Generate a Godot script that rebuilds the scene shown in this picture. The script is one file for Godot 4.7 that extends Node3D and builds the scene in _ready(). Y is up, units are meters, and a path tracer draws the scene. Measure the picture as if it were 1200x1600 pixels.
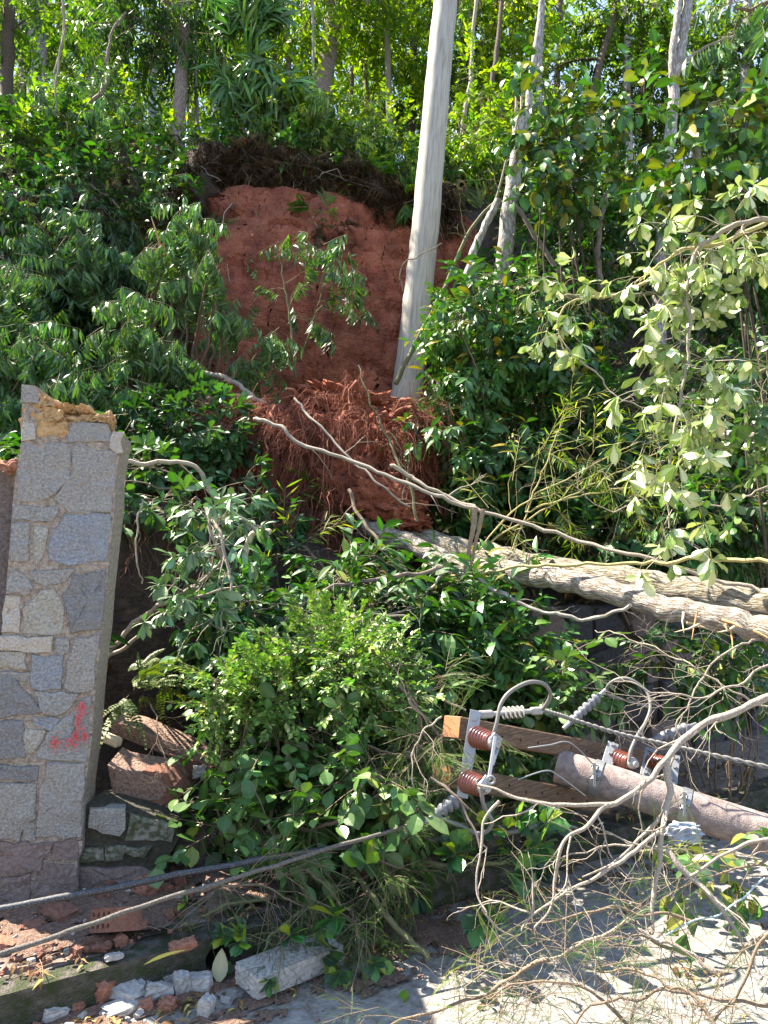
extends Node3D

# ---------------------------------------------------------------- small kit
const FOCAL := 1255.75
const EYE := Vector3(0, 1.6, 0)
var look := Basis(Vector3.RIGHT, deg_to_rad(4.0))
var R := RandomNumberGenerator.new()
var N := FastNoiseLite.new()
var N2 := FastNoiseLite.new()
var M := {}
var SP := {}
var org := {}
var used := {}


class Shape:
	var v := PackedVector3Array()
	var n := PackedVector3Array()
	var c := PackedColorArray()
	var t := PackedVector2Array()
	var i := PackedInt32Array()

	func pt(p: Vector3, col := Color.WHITE) -> int:
		v.append(p)
		c.append(col)
		return v.size() - 1

	func tri(a: int, b: int, d: int) -> void:
		i.append(a)
		i.append(b)
		i.append(d)

	func quad(a: int, b: int, d: int, e: int) -> void:
		tri(a, b, d)
		tri(a, d, e)

	func join(o: Shape, x: Transform3D, mul := Color.WHITE) -> void:
		var at := v.size()
		v.append_array(x * o.v)
		for k in o.c:
			c.append(k * mul)
		for k in o.n:
			n.append(x.basis * k)
		t.append_array(o.t)
		for k in o.i:
			i.append(k + at)

	func smooth() -> void:
		n.resize(v.size())
		n.fill(Vector3.ZERO)
		for k in range(0, i.size(), 3):
			var f := (v[i[k + 2]] - v[i[k]]).cross(v[i[k + 1]] - v[i[k]])
			for j in 3:
				n[i[k + j]] += f
		for k in n.size():
			n[k] = n[k].normalized() if n[k].length_squared() > 1e-18 else Vector3.UP

	func mesh(mat: Material, from := Vector3.ZERO, onto: ArrayMesh = null) -> ArrayMesh:
		var a := []
		a.resize(Mesh.ARRAY_MAX)
		a[Mesh.ARRAY_VERTEX] = v if from == Vector3.ZERO else Transform3D(Basis(), -from) * v
		if n.size() == v.size():
			a[Mesh.ARRAY_NORMAL] = n
		a[Mesh.ARRAY_COLOR] = c
		if t.size() == v.size():
			a[Mesh.ARRAY_TEX_UV] = t
		a[Mesh.ARRAY_INDEX] = i
		var m := onto if onto else ArrayMesh.new()
		if i.size():
			m.add_surface_from_arrays(Mesh.PRIMITIVE_TRIANGLES, a)
			m.surface_set_material(m.get_surface_count() - 1, mat)
		return m


func P(x: float, y: float, d: float) -> Vector3:      # a place d metres in front of the lens, named by where the photograph shows it
	return EYE + look * Vector3((x - 600.0) / FOCAL * d, (800.0 - y) / FOCAL * d, -d)


func PV(p: Vector3) -> Vector3:
	return P(p.x, p.y, p.z)


func ground(x: float, y: float, h: float) -> Vector3:  # where the sight line through a pixel meets the level h
	var r := P(x, y, 1.0) - EYE
	return EYE + r * ((h - EYE.y) / r.y)


func on(x: float, y: float, lift := 0.0) -> Vector3:   # where it meets the hillside
	var r := (P(x, y, 1.0) - EYE)
	var d := 3.4
	while d < 40.0:
		var p := EYE + r * d
		if p.y < H(p.x, p.z) + lift:
			return p
		d += 0.03
	return EYE + r * 12.0


func px(a: Array) -> Array:
	var o := []
	for p in a:
		o.append(PV(p))
	return o


func lin(r: float, g: float, b: float) -> Color:
	return Color(r, g, b).linear_to_srgb()


func rnd(a: float, b: float) -> float:
	return R.randf_range(a, b)


func rdir() -> Vector3:
	var z := rnd(-1, 1)
	var a := rnd(0, TAU)
	var s := sqrt(1.0 - z * z)
	return Vector3(s * cos(a), z, s * sin(a))


func frame(z: Vector3, up: Vector3, at: Vector3, s := 1.0) -> Transform3D:
	z = z.normalized()
	var x := up.cross(z)
	if x.length_squared() < 1e-6:
		x = Vector3.RIGHT.cross(z)
	x = x.normalized()
	return Transform3D(Basis(x, z.cross(x), z).scaled(Vector3.ONE * s), at)


# ---------------------------------------------------------------- naming
func numbered(called: String) -> String:
	var k: int = used.get(called, 0)
	used[called] = k + 1
	return called if k == 0 else "%s_%03d" % [called, k]


func tag(o: Node, label: String, category: String, group := "") -> Node:
	o.set_meta("label", label)
	o.set_meta("category", category)
	if group != "":
		o.set_meta("group", group)
	return o


func thing(called: String, at: Vector3, label: String, category: String, group := "") -> Node3D:
	var o := Node3D.new()
	o.name = numbered(called)
	o.position = at
	add_child(o, true)
	org[o] = at
	tag(o, label, category, group)
	return o


func child_name(parent: Node, called: String) -> String:
	var key := "%d/%s" % [parent.get_instance_id(), called]
	var k: int = used.get(key, 0)
	used[key] = k + 1
	return called if k == 0 else "%s_%03d" % [called, k]


func obj(called: String, s: Shape, mat: Material, parent: Node = null, at := Vector3.ZERO) -> MeshInstance3D:
	var o := MeshInstance3D.new()
	if parent:
		o.name = child_name(parent, called)
		org[o] = org[parent]
		o.mesh = s.mesh(mat, org[parent])
		parent.add_child(o, true)
	else:
		o.name = numbered(called)
		o.position = at
		org[o] = at
		o.mesh = s.mesh(mat, at)
		add_child(o, true)
	return o


func struct(called: String, s: Shape, mat: Material) -> MeshInstance3D:
	var o := obj(called, s, mat)
	o.set_meta("kind", "structure")
	return o


func one(called: String, s: Shape, mat: Material, at: Vector3, label: String, category: String, group := "") -> MeshInstance3D:
	var o := obj(called, s, mat, null, at)
	tag(o, label, category, group)
	return o


# ---------------------------------------------------------------- materials
func ntex(seed_: int, freq: float, stops: Array, oct := 5, kind := FastNoiseLite.TYPE_SIMPLEX_SMOOTH, size := 512, warp := 0.0) -> NoiseTexture2D:
	var f := FastNoiseLite.new()
	f.seed = seed_
	f.noise_type = kind
	f.frequency = freq
	f.fractal_octaves = oct
	f.fractal_gain = 0.6
	if warp > 0.0:
		f.domain_warp_enabled = true
		f.domain_warp_amplitude = warp
		f.domain_warp_frequency = freq
	var t := NoiseTexture2D.new()
	t.width = size
	t.height = size
	t.seamless = true
	t.noise = f
	if stops.size():
		var g := Gradient.new()
		var o := PackedFloat32Array()
		var c := PackedColorArray()
		for s in stops:
			o.append(s[0])
			c.append(lin(s[1], s[2], s[3]))
		g.offsets = o
		g.colors = c
		t.color_ramp = g
	return t


func surf(called: String, tex: Texture2D, rough: float, scale: Vector3, bump: Texture2D = null, deep := 0.0, tint := Color.WHITE) -> StandardMaterial3D:
	var m := StandardMaterial3D.new()
	m.resource_name = called
	m.albedo_color = tint
	m.roughness = rough
	m.uv1_triplanar = true
	m.uv1_world_triplanar = true
	m.uv1_scale = scale
	if tex:
		m.albedo_texture = tex
	if bump:
		m.heightmap_enabled = true
		m.heightmap_texture = bump
		m.heightmap_scale = deep
	M[called] = m
	return m


func bark(called: String, tex: Texture2D, rough: float, across: float, down: float, bump: Texture2D, deep: float) -> void:   # runs along the limb it covers
	var m := surf(called, tex, rough, Vector3(across, down, 1), bump, deep)
	m.uv1_triplanar = false
	m.uv1_world_triplanar = false


func plainmat(called: String, c: Color, rough: float, metal := 0.0) -> StandardMaterial3D:
	var m := StandardMaterial3D.new()
	m.resource_name = called
	m.albedo_color = c
	m.roughness = rough
	m.metallic = metal
	M[called] = m
	return m


func leafmat(called: String, rough: float, back: Color, spec := 0.5) -> void:
	var m := StandardMaterial3D.new()
	m.resource_name = called
	m.roughness = rough
	m.metallic_specular = spec
	m.vertex_color_use_as_albedo = true
	m.backlight_enabled = true
	m.backlight = back
	m.cull_mode = BaseMaterial3D.CULL_DISABLED
	M[called] = m


func materials() -> void:
	var fine := ntex(3, 0.06, [], 5)
	var grain := ntex(4, 0.16, [], 4)
	var lumps := ntex(5, 0.02, [], 6)
	var cells := ntex(6, 0.03, [], 3, FastNoiseLite.TYPE_CELLULAR)
	var V := Vector3.ONE
	surf("asphalt", ntex(11, 0.05, [[0.0, .12, .105, .09], [0.4, .2, .185, .165], [0.65, .25, .235, .215], [1.0, .34, .32, .295]], 7), .92, V * 0.55, grain, .5)
	surf("pavement", ntex(12, 0.035, [[0.0, .08, .055, .04], [0.42, .15, .115, .09], [0.68, .21, .165, .135], [1.0, .28, .235, .2]], 6), .95, V * 0.7, grain, .9)
	surf("mossy_kerb", ntex(13, 0.02, [[0.0, .025, .035, .01], [0.42, .03, .04, .012], [0.52, .06, .05, .04], [0.75, .1, .09, .075], [1.0, .16, .14, .12]], 6), .95, V * 1.1, grain, 1.2)
	surf("moss", ntex(14, 0.03, [[0.0, .02, .04, .006], [0.5, .05, .09, .012], [1.0, .1, .15, .02]], 6), 1.0, V * 2.0, fine, 1.5)
	surf("hill_soil", ntex(15, 0.03, [[0.0, .018, .012, .009], [0.45, .035, .024, .016], [0.7, .06, .04, .026], [1.0, .1, .065, .04]], 6), 1.0, V * 0.6, fine, 3.0)
	surf("red_soil", ntex(16, 0.012, [[0.0, .1, .026, .012], [0.35, .185, .05, .024], [0.6, .265, .077, .037], [1.0, .38, .14, .078]], 7), 1.0, V * 0.5, fine, 5.0)
	M["red_soil"].vertex_color_use_as_albedo = true
	surf("granite", ntex(17, 0.11, [[0.0, .08, .076, .07], [0.36, .195, .187, .175], [0.62, .265, .255, .238], [1.0, .42, .41, .385]], 6), .85, V * 1.1, grain, .8)
	for q in [["granite_dark", Color(.86, .86, .88)], ["granite_light", Color(1.1, 1.08, 1.03)], ["granite_cool", Color(.95, .98, 1.04)]]:
		var m: StandardMaterial3D = M["granite"].duplicate()
		m.resource_name = q[0]
		m.albedo_color = q[1]
		M[q[0]] = m
	surf("granite_warm", ntex(18, 0.09, [[0.0, .16, .14, .12], [0.45, .34, .3, .25], [1.0, .52, .48, .42]], 5), .85, V * 1.6, grain, .4)
	surf("granite_grey", ntex(19, 0.1, [[0.0, .12, .11, .098], [0.4, .225, .208, .188], [0.6, .29, .27, .243], [1.0, .42, .395, .36]], 6), .9, V * 1.3, grain, 1.0)
	surf("stone_brown", ntex(20, 0.06, [[0.0, .07, .05, .045], [0.45, .17, .125, .11], [1.0, .28, .22, .19]], 6), .9, V * 1.4, grain, .5)
	surf("stone_wet", ntex(21, 0.06, [[0.0, .018, .016, .018], [0.5, .05, .045, .05], [1.0, .1, .088, .09]], 6), .8, V * 1.4, grain, .5)
	surf("stone_mossy", ntex(22, 0.03, [[0.0, .03, .04, .015], [0.42, .07, .08, .04], [0.55, .18, .17, .14], [1.0, .32, .3, .25]], 6), .95, V * 1.6, grain, .6)
	surf("mortar", ntex(23, 0.05, [[0.0, .15, .11, .085], [0.35, .27, .215, .17], [0.6, .36, .3, .24], [1.0, .47, .41, .34]], 6), 1.0, V * 1.2, fine, 2.5)
	surf("mortar_dark", ntex(24, 0.04, [[0.0, .02, .02, .012], [0.5, .05, .045, .03], [1.0, .11, .09, .065]], 6), 1.0, V * 1.6, grain, .9)
	surf("masonry", ntex(25, 0.04, [[0.0, .28, .15, .06], [0.5, .5, .32, .15], [1.0, .62, .46, .27]], 6), 1.0, V * 2.0, grain, 1.2)
	surf("plaster_dark", ntex(26, 0.06, [[0.0, .07, .05, .045], [0.5, .14, .11, .1], [1.0, .2, .165, .15]], 6), 1.0, V * 1.2, fine, 1.2)
	surf("plaster_red", ntex(56, 0.05, [[0.0, .1, .06, .045], [0.45, .22, .135, .1], [0.7, .3, .2, .155], [1.0, .4, .3, .24]], 6), 1.0, V * 1.6, fine, 1.2)
	surf("wash_soil", ntex(57, 0.05, [[0.0, .07, .04, .026], [0.45, .14, .085, .06], [0.7, .2, .13, .095], [1.0, .28, .2, .155]], 6), 1.0, V * 1.5, grain, 1.2)
	surf("brick", ntex(27, 0.04, [[0.0, .15, .06, .035], [0.45, .28, .115, .07], [0.7, .35, .17, .11], [1.0, .46, .3, .22]], 6), 1.0, V * 2.4, grain, .8)
	surf("brick_dirty", ntex(28, 0.04, [[0.0, .1, .045, .03], [0.45, .2, .09, .06], [1.0, .3, .16, .11]], 6), 1.0, V * 2.4, grain, .9)
	surf("concrete_bit", ntex(29, 0.05, [[0.0, .2, .18, .165], [0.5, .34, .325, .305], [1.0, .5, .485, .46]], 6), .95, V * 2.2, grain, .6)
	surf("slab_stone", ntex(30, 0.04, [[0.0, .2, .16, .13], [0.4, .38, .35, .32], [0.7, .5, .48, .45], [1.0, .62, .6, .57]], 6), .9, V * 1.8, grain, .6)
	surf("pole_concrete", ntex(31, 0.03, [[0.0, .1, .075, .066], [0.4, .2, .155, .142], [0.62, .26, .208, .19], [1.0, .36, .3, .275]], 7), .92, Vector3(1.4, 1.4, 1.4), grain, .35)
	surf("timber", ntex(32, 0.02, [[0.0, .04, .022, .013], [0.4, .105, .06, .035], [0.65, .17, .105, .065], [1.0, .28, .19, .13]], 6), .75, Vector3(1.2, 8, 1.2), fine, .3)
	surf("timber_end", ntex(33, 0.05, [[0.0, .22, .08, .03], [0.5, .36, .155, .06], [1.0, .46, .25, .13]], 5), .8, V * 6.0, fine, .2)
	bark("eucalypt_bark", ntex(34, 0.018, [[0.0, .23, .19, .145], [0.3, .33, .295, .24], [0.5, .395, .36, .3], [0.8, .455, .42, .35], [1.0, .48, .385, .265]], 5, FastNoiseLite.TYPE_SIMPLEX_SMOOTH, 512, 20.0), .75, 2.4, 0.22, fine, .1)
	bark("lichen_bark", ntex(35, 0.035, [[0.0, .14, .115, .09], [0.4, .24, .21, .175], [0.56, .33, .3, .265], [0.68, .43, .42, .39], [1.0, .58, .58, .55]], 6), .95, 1.3, .5, fine, .7)
	bark("trunk_bark", ntex(36, 0.04, [[0.0, .13, .095, .07], [0.38, .26, .205, .16], [0.56, .35, .29, .235], [0.66, .5, .47, .42], [1.0, .62, .61, .57]], 6), .95, 2.4, 0.5, fine, 1.8)
	bark("mossy_bark", ntex(37, 0.03, [[0.0, .1, .08, .052], [0.35, .2, .165, .11], [0.55, .3, .255, .185], [0.68, .42, .38, .31], [1.0, .54, .52, .47]], 6), .95, 2.0, 0.45, fine, 1.8)
	bark("pink_bark", ntex(38, 0.03, [[0.0, .12, .085, .065], [0.45, .24, .175, .14], [0.7, .34, .27, .22], [1.0, .46, .4, .34]], 6), .9, 2.6, 0.7, fine, 1.0)
	bark("brown_bark", ntex(39, 0.04, [[0.0, .05, .035, .022], [0.5, .12, .085, .055], [1.0, .22, .165, .115]], 6), .95, 3.0, 0.8, fine, 1.2)
	surf("grey_twig", ntex(40, 0.05, [[0.0, .13, .1, .075], [0.5, .28, .235, .185], [1.0, .46, .41, .345]], 5), .9, V * 4.0, fine, .3)
	surf("pale_twig", ntex(41, 0.05, [[0.0, .15, .12, .085], [0.5, .3, .255, .19], [1.0, .46, .41, .33]], 5), .9, V * 4.0, fine, .3)
	surf("brown_twig", ntex(42, 0.05, [[0.0, .08, .055, .035], [0.5, .18, .13, .085], [1.0, .3, .23, .165]], 5), .9, V * 4.0, fine, .3)
	surf("green_twig", ntex(43, 0.05, [[0.0, .07, .07, .025], [0.5, .14, .14, .06], [1.0, .24, .22, .12]], 5), .85, V * 4.0, fine, .3)
	surf("yellow_twig", ntex(44, 0.05, [[0.0, .2, .16, .06], [0.5, .38, .32, .13], [1.0, .5, .45, .22]], 5), .8, V * 4.0)
	surf("root", ntex(45, 0.05, [[0.0, .08, .024, .014], [0.5, .2, .062, .034], [1.0, .36, .15, .09]], 5), 1.0, V * 4.0)
	surf("root_brown", ntex(46, 0.05, [[0.0, .05, .03, .02], [0.5, .1, .065, .045], [1.0, .2, .14, .1]], 5), 1.0, V * 4.0)
	surf("raw_wood", ntex(47, 0.03, [[0.0, .38, .17, .05], [0.5, .55, .3, .12], [1.0, .66, .45, .24]], 5), .85, Vector3(4, 1, 4), fine, .3)
	surf("pale_wood", ntex(48, 0.03, [[0.0, .36, .27, .16], [0.5, .54, .44, .3], [1.0, .66, .58, .44]], 5), .85, Vector3(4, 1, 4), fine, .3)
	surf("dead_sheath", ntex(49, 0.04, [[0.0, .12, .08, .05], [0.5, .25, .18, .125], [1.0, .38, .3, .22]], 5), .9, Vector3(5, .8, 5), fine, .3)
	surf("galvanised", ntex(50, 0.05, [[0.0, .2, .2, .21], [0.5, .3, .305, .315], [1.0, .42, .425, .43]], 5), .5, V * 5.0)
	M["galvanised"].metallic = 0.7
	surf("old_steel", ntex(51, 0.05, [[0.0, .2, .19, .18], [0.5, .34, .33, .32], [1.0, .46, .45, .44]], 5), .6, V * 5.0)
	M["old_steel"].metallic = 0.5
	surf("black_cable", ntex(52, 0.06, [[0.0, .012, .013, .016], [0.62, .024, .026, .032], [0.68, .2, .2, .2], [1.0, .36, .36, .36]], 5), .55, V * 5.0)
	surf("grey_cable", ntex(53, 0.05, [[0.0, .03, .027, .024], [0.5, .075, .066, .055], [0.64, .14, .125, .105], [1.0, .3, .28, .25]], 5), .8, V * 5.0, fine, .2)
	surf("bare_cable", ntex(54, 0.05, [[0.0, .07, .066, .06], [0.5, .15, .142, .13], [1.0, .27, .255, .235]], 5), .6, V * 6.0)
	plainmat("porcelain", lin(.13, .03, .016), .22)
	M["porcelain"].clearcoat_enabled = true
	M["porcelain"].clearcoat = .5
	plainmat("polymer", lin(.16, .165, .18), .55)
	plainmat("dark_hole", lin(.012, .011, .01), 1.0)
	plainmat("blue_rope", lin(.34, .45, .47), .8)
	plainmat("red_paint", lin(.5, .09, .09), .8)
	surf("white_plastic", null, .5, V, null, 0, lin(.3, .32, .35))
	leafmat("leaf", .48, Color(.72, .8, .22), .45)
	leafmat("leaf_gloss", .38, Color(.6, .7, .16), .5)
	leafmat("leaf_thin", .5, Color(.95, 1.0, .3), .4)
	leafmat("leaf_dull", .4, Color(.5, .55, .3), .5)
	leafmat("leaf_dry", .85, Color(.35, .25, .12), .25)


# ---------------------------------------------------------------- shapes
func crv(a: Array, n := 6, wob := 0.0) -> PackedVector3Array:
	var o := PackedVector3Array()
	for k in a.size() - 1:
		var p0: Vector3 = a[maxi(k - 1, 0)]
		var p1: Vector3 = a[k]
		var p2: Vector3 = a[k + 1]
		var p3: Vector3 = a[mini(k + 2, a.size() - 1)]
		for j in n:
			o.append(p1.cubic_interpolate(p2, p0, p3, float(j) / n))
	o.append(a[a.size() - 1])
	if wob > 0.0:
		for k in range(1, o.size() - 1):
			var q := o[k] * 6.0
			o[k] += Vector3(N2.get_noise_3dv(q), N2.get_noise_3dv(q + Vector3(50, 0, 0)), N2.get_noise_3dv(q + Vector3(0, 90, 0))) * wob
	return o


func tube(s: Shape, p: PackedVector3Array, r0: float, r1: float, sides := 8, lump := 0.0, power := 1.0, cap := true) -> void:
	var m := p.size()
	if m < 2:
		return
	var t := (p[1] - p[0]).normalized()
	var u := t.cross(Vector3(.31, .2, .93)).normalized()
	if u.length_squared() < .1:
		u = t.cross(Vector3.RIGHT).normalized()
	var first := s.v.size()
	while s.n.size() < s.v.size():
		s.n.append(Vector3.UP)
	while s.t.size() < s.v.size():
		s.t.append(Vector2.ZERO)
	var turns := maxf(1.0, roundf(TAU * maxf(r0, r1) / .3)) * .3
	var run := 0.0
	var ring_ := sides + 1
	for k in m:
		if k > 0:
			run += p[k].distance_to(p[k - 1])
			t = (p[mini(k + 1, m - 1)] - p[k - 1]).normalized()
			u = (u - t * u.dot(t)).normalized()
		var w := t.cross(u)
		var r := lerpf(r0, r1, pow(float(k) / (m - 1), power))
		for j in ring_:
			var a := TAU * (j % sides) / sides
			var d := u * cos(a) + w * sin(a)
			var q := r
			if lump > 0.0:
				q *= 1.0 + lump * N.get_noise_3dv((p[k] + d * r) * 9.0)
			s.v.append(p[k] + d * q)
			s.n.append(d)
			s.c.append(Color.WHITE)
			s.t.append(Vector2(turns * j / sides, run))
	for k in m - 1:
		for j in sides:
			var a := first + k * ring_ + j
			s.quad(a, a + ring_, a + ring_ + 1, a + 1)
	if cap:
		for e in 2:
			var at: Vector3 = p[0] if e == 0 else p[m - 1]
			var dir: Vector3 = (p[0] - p[1]).normalized() if e == 0 else (p[m - 1] - p[m - 2]).normalized()
			var base := s.v.size()
			var ring := first if e == 0 else first + (m - 1) * ring_
			for j in sides:
				s.v.append(s.v[ring + j])
				s.n.append(dir)
				s.c.append(Color.WHITE)
				s.t.append(s.t[ring + j])
			s.v.append(at)
			s.n.append(dir)
			s.c.append(Color.WHITE)
			s.t.append(s.t[ring])
			for j in sides:
				if e == 0:
					s.tri(base + sides, base + j, base + (j + 1) % sides)
				else:
					s.tri(base + sides, base + (j + 1) % sides, base + j)


func bar(s: Shape, a: Vector3, b: Vector3, r: float, sides := 8, r1 := -1.0) -> void:
	tube(s, PackedVector3Array([a, b]), r, r if r1 < 0.0 else r1, sides)


func lathe(s: Shape, a: Vector3, b: Vector3, prof: Array, sides := 20) -> void:   # prof: (share of the way, radius)
	var p := PackedVector3Array()
	var first := s.v.size()
	var t := (b - a).normalized()
	var u := t.cross(Vector3(.3, .2, .9)).normalized()
	var w := t.cross(u)
	for q in prof:
		for j in sides:
			var an := TAU * j / sides
			s.pt(a.lerp(b, q.x) + (u * cos(an) + w * sin(an)) * q.y)
	for k in prof.size() - 1:
		for j in sides:
			var x := first + k * sides + j
			var y := first + k * sides + (j + 1) % sides
			s.quad(x, x + sides, y + sides, y)


func block(s: Shape, x: Transform3D, size: Vector3, bevel := 0.006) -> void:   # a box with chamfered edges
	var h := size * .5
	var b := minf(bevel, minf(h.x, minf(h.y, h.z)) * .5)
	var ids := {}
	for sx in [-1, 1]:
		for sy in [-1, 1]:
			for sz in [-1, 1]:
				var c := Vector3(sx, sy, sz)
				for ax in 3:
					var q := Vector3(h.x * sx, h.y * sy, h.z * sz) - c * b
					q[ax] += c[ax] * b
					ids[[sx, sy, sz, ax]] = s.pt(x * q)
	for ax in 3:
		var a1 := (ax + 1) % 3
		var a2 := (ax + 2) % 3
		for sg in [-1, 1]:
			var r := []
			for k in [[-1, -1], [1, -1], [1, 1], [-1, 1]]:
				var c := [0, 0, 0]
				c[ax] = sg
				c[a1] = k[0]
				c[a2] = k[1]
				r.append(ids[[c[0], c[1], c[2], ax]])
			if sg > 0:
				r.reverse()
			s.quad(r[0], r[1], r[2], r[3])
		for k1 in [-1, 1]:
			for k2 in [-1, 1]:
				var c := [0, 0, 0]
				c[a1] = k1
				c[a2] = k2
				c[ax] = -1
				var p0 = ids[[c[0], c[1], c[2], a1]]
				var p1 = ids[[c[0], c[1], c[2], a2]]
				c[ax] = 1
				var p2 = ids[[c[0], c[1], c[2], a2]]
				var p3 = ids[[c[0], c[1], c[2], a1]]
				if k1 * k2 > 0:
					s.quad(p0, p1, p2, p3)
				else:
					s.quad(p3, p2, p1, p0)
	for sx in [-1, 1]:
		for sy in [-1, 1]:
			for sz in [-1, 1]:
				var a = ids[[sx, sy, sz, 0]]
				var b_ = ids[[sx, sy, sz, 1]]
				var c_ = ids[[sx, sy, sz, 2]]
				if sx * sy * sz < 0:
					s.tri(a, b_, c_)
				else:
					s.tri(a, c_, b_)


func chunk(s: Shape, x: Transform3D, size: Vector3, rough := .25, round_ := .35, div := 4) -> void:   # a broken lump
	var off := rdir() * 40.0
	var key := {}
	for f in 6:
		var ax := f / 2
		var sg := 1.0 if f % 2 else -1.0
		var ids := []
		for a in div + 1:
			for b in div + 1:
				var q := Vector3.ZERO
				q[ax] = sg
				q[(ax + 1) % 3] = a * 2.0 / div - 1.0
				q[(ax + 2) % 3] = b * 2.0 / div - 1.0
				var k := Vector3i((q * 100.0).round())
				if not key.has(k):
					var w := q.lerp(q.normalized() * 1.15, round_)
					var nn := N.get_noise_3dv(q * 2.2 + off) * rough * 1.6 + N.get_noise_3dv(q * 6.0 + off) * rough * .6
					w += w.normalized() * nn
					key[k] = s.pt(x * (w * size * .5))
				ids.append(key[k])
		for a in div:
			for b in div:
				var p: int = a * (div + 1) + b
				if sg < 0:
					s.quad(ids[p], ids[p + div + 1], ids[p + div + 2], ids[p + 1])
				else:
					s.quad(ids[p], ids[p + 1], ids[p + div + 2], ids[p + div + 1])


func slab(s: Shape, poly: Array, e: Vector3) -> void:   # a flat outline in space, drawn out along e
	var nrm := Vector3.ZERO
	for k in poly.size():
		nrm += (poly[k] - poly[0]).cross(poly[(k + 1) % poly.size()] - poly[0])
	nrm = nrm.normalized()
	var u: Vector3 = (poly[1] - poly[0]).normalized()
	var w := nrm.cross(u)
	var flat := PackedVector2Array()
	for p in poly:
		flat.append(Vector2((p - poly[0]).dot(u), (p - poly[0]).dot(w)))
	var t := Geometry2D.triangulate_polygon(flat)
	var a := s.v.size()
	for p in poly:
		s.pt(p)
	for p in poly:
		s.pt(p + e)
	var k2 := poly.size()
	for k in range(0, t.size(), 3):
		s.tri(a + t[k], a + t[k + 1], a + t[k + 2])
		s.tri(a + k2 + t[k + 2], a + k2 + t[k + 1], a + k2 + t[k])
	for k in k2:
		var b := (k + 1) % k2
		var i0 := s.pt(poly[k])
		var i1 := s.pt(poly[b])
		var i2 := s.pt(poly[b] + e)
		var i3 := s.pt(poly[k] + e)
		s.quad(i0, i1, i2, i3)


func fieldstone(poly: Array, nrm: Vector3, proud := .022, back := .05) -> Shape:   # one stone of a rubble wall: worn edges, uneven face
	var s := Shape.new()
	var mid_ := Vector3.ZERO
	for p in poly:
		mid_ += p / poly.size()
	var ring := []
	for k in poly.size():
		poly[k] += (poly[k] - mid_).normalized() * .007
	for k in poly.size():
		var a: Vector3 = poly[k]
		var b: Vector3 = poly[(k + 1) % poly.size()]
		var n := clampi(int(a.distance_to(b) / .035), 1, 8)
		for j in n:
			ring.append(a.lerp(b, float(j) / n))
	var c := Vector3.ZERO
	for p in ring:
		c += p
	c /= ring.size()
	var m := ring.size()
	var off := rdir() * 30.0
	var steps := [[1.0, -back], [.995, proud * .35], [.955, proud * .85], [.6, proud], [.28, proud]]
	for st in steps:
		for p in ring:
			var q: Vector3 = c.lerp(p, st[0])
			q += (p - c).normalized() * (N.get_noise_3dv(p * 14.0 + off) * .02 + N.get_noise_3dv(p * 45.0 + off) * .007)
			q += nrm * (st[1] + (N.get_noise_3dv(q * 9.0 + off) * .016 + N.get_noise_3dv(q * 30.0 + off) * .006 if st[1] > 0.0 else 0.0))
			s.pt(q)
	var mid := s.pt(c + nrm * (proud + N.get_noise_3dv(c * 9.0 + off) * .012))
	for r in steps.size() - 1:
		for k in m:
			var a := r * m + k
			var b := r * m + (k + 1) % m
			s.quad(a, b, b + m, a + m)
	var l := (steps.size() - 1) * m
	for k in m:
		s.tri(l + k, l + (k + 1) % m, mid)
	return s


# ---------------------------------------------------------------- ground heights
func knots(d: float, k: Array) -> float:
	if d <= k[0].x:
		return k[0].y
	for j in k.size() - 1:
		if d < k[j + 1].x:
			var t: float = (d - k[j].x) / (k[j + 1].x - k[j].x)
			return lerpf(k[j].y, k[j + 1].y, t * t * (3.0 - 2.0 * t) * .5 + t * .5)
	return k[k.size() - 1].y


func along(x: float, z: float) -> float:
	return .83 * (x + .6) - .56 * (z + 3.34)


func behind(x: float, z: float) -> float:       # metres behind the kerb
	return -.56 * (x + .6) - .83 * (z + 3.34)


func uphill(x: float, z: float) -> float:       # the same, turning to face the road's viewer higher up
	var d := behind(x, z)
	return lerpf(d, -z - 4.2, smoothstep(1.5, 5.0, d) * .7)


const RIGHT_SLOPE := [Vector2(.95, 1.2), Vector2(2.2, 1.6), Vector2(3.3, 2.15), Vector2(4.25, 3.1), Vector2(5.6, 6.2), Vector2(6.1, 6.85), Vector2(9, 7.5), Vector2(16, 9.5), Vector2(45, 17)]
const LEFT_SLOPE := [Vector2(.95, .3), Vector2(1.75, .5), Vector2(2.1, 1.95), Vector2(3.3, 2.2), Vector2(4.25, 3.1), Vector2(5.6, 6.2), Vector2(6.1, 6.85), Vector2(9, 7.5), Vector2(16, 9.5), Vector2(45, 17)]


func H(x: float, z: float) -> float:
	var d := uphill(x, z)
	var b := behind(x, z)
	if b < .9:
		return -.12
	var w := smoothstep(.9, 1.7, along(x, z))
	var h := lerpf(knots(d, LEFT_SLOPE), knots(d, RIGHT_SLOPE), w)
	var a := smoothstep(1.2, 3.0, d)
	return h + N.get_noise_3d(x * .9, 0, z * .9) * .3 * a + N.get_noise_3d(x * 3.1, 7, z * 3.1) * .1 * a


func scar_mask(x: float, z: float) -> float:    # 1 inside the landslide scar, 0 outside
	var d := uphill(x, z)
	var mid := -.68 + (d - 4.2) * .02
	var half := lerpf(1.15, 1.66, smoothstep(3.6, 5.6, d)) + N.get_noise_3d(d * 1.5, 3, signf(x - mid) * 9.0) * .45
	var m := 1.0 - smoothstep(half - .25, half + .12, absf(x - mid))
	return m * smoothstep(2.3, 2.8, d) * (1.0 - smoothstep(6.1, 6.4, H(x, z)))


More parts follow.
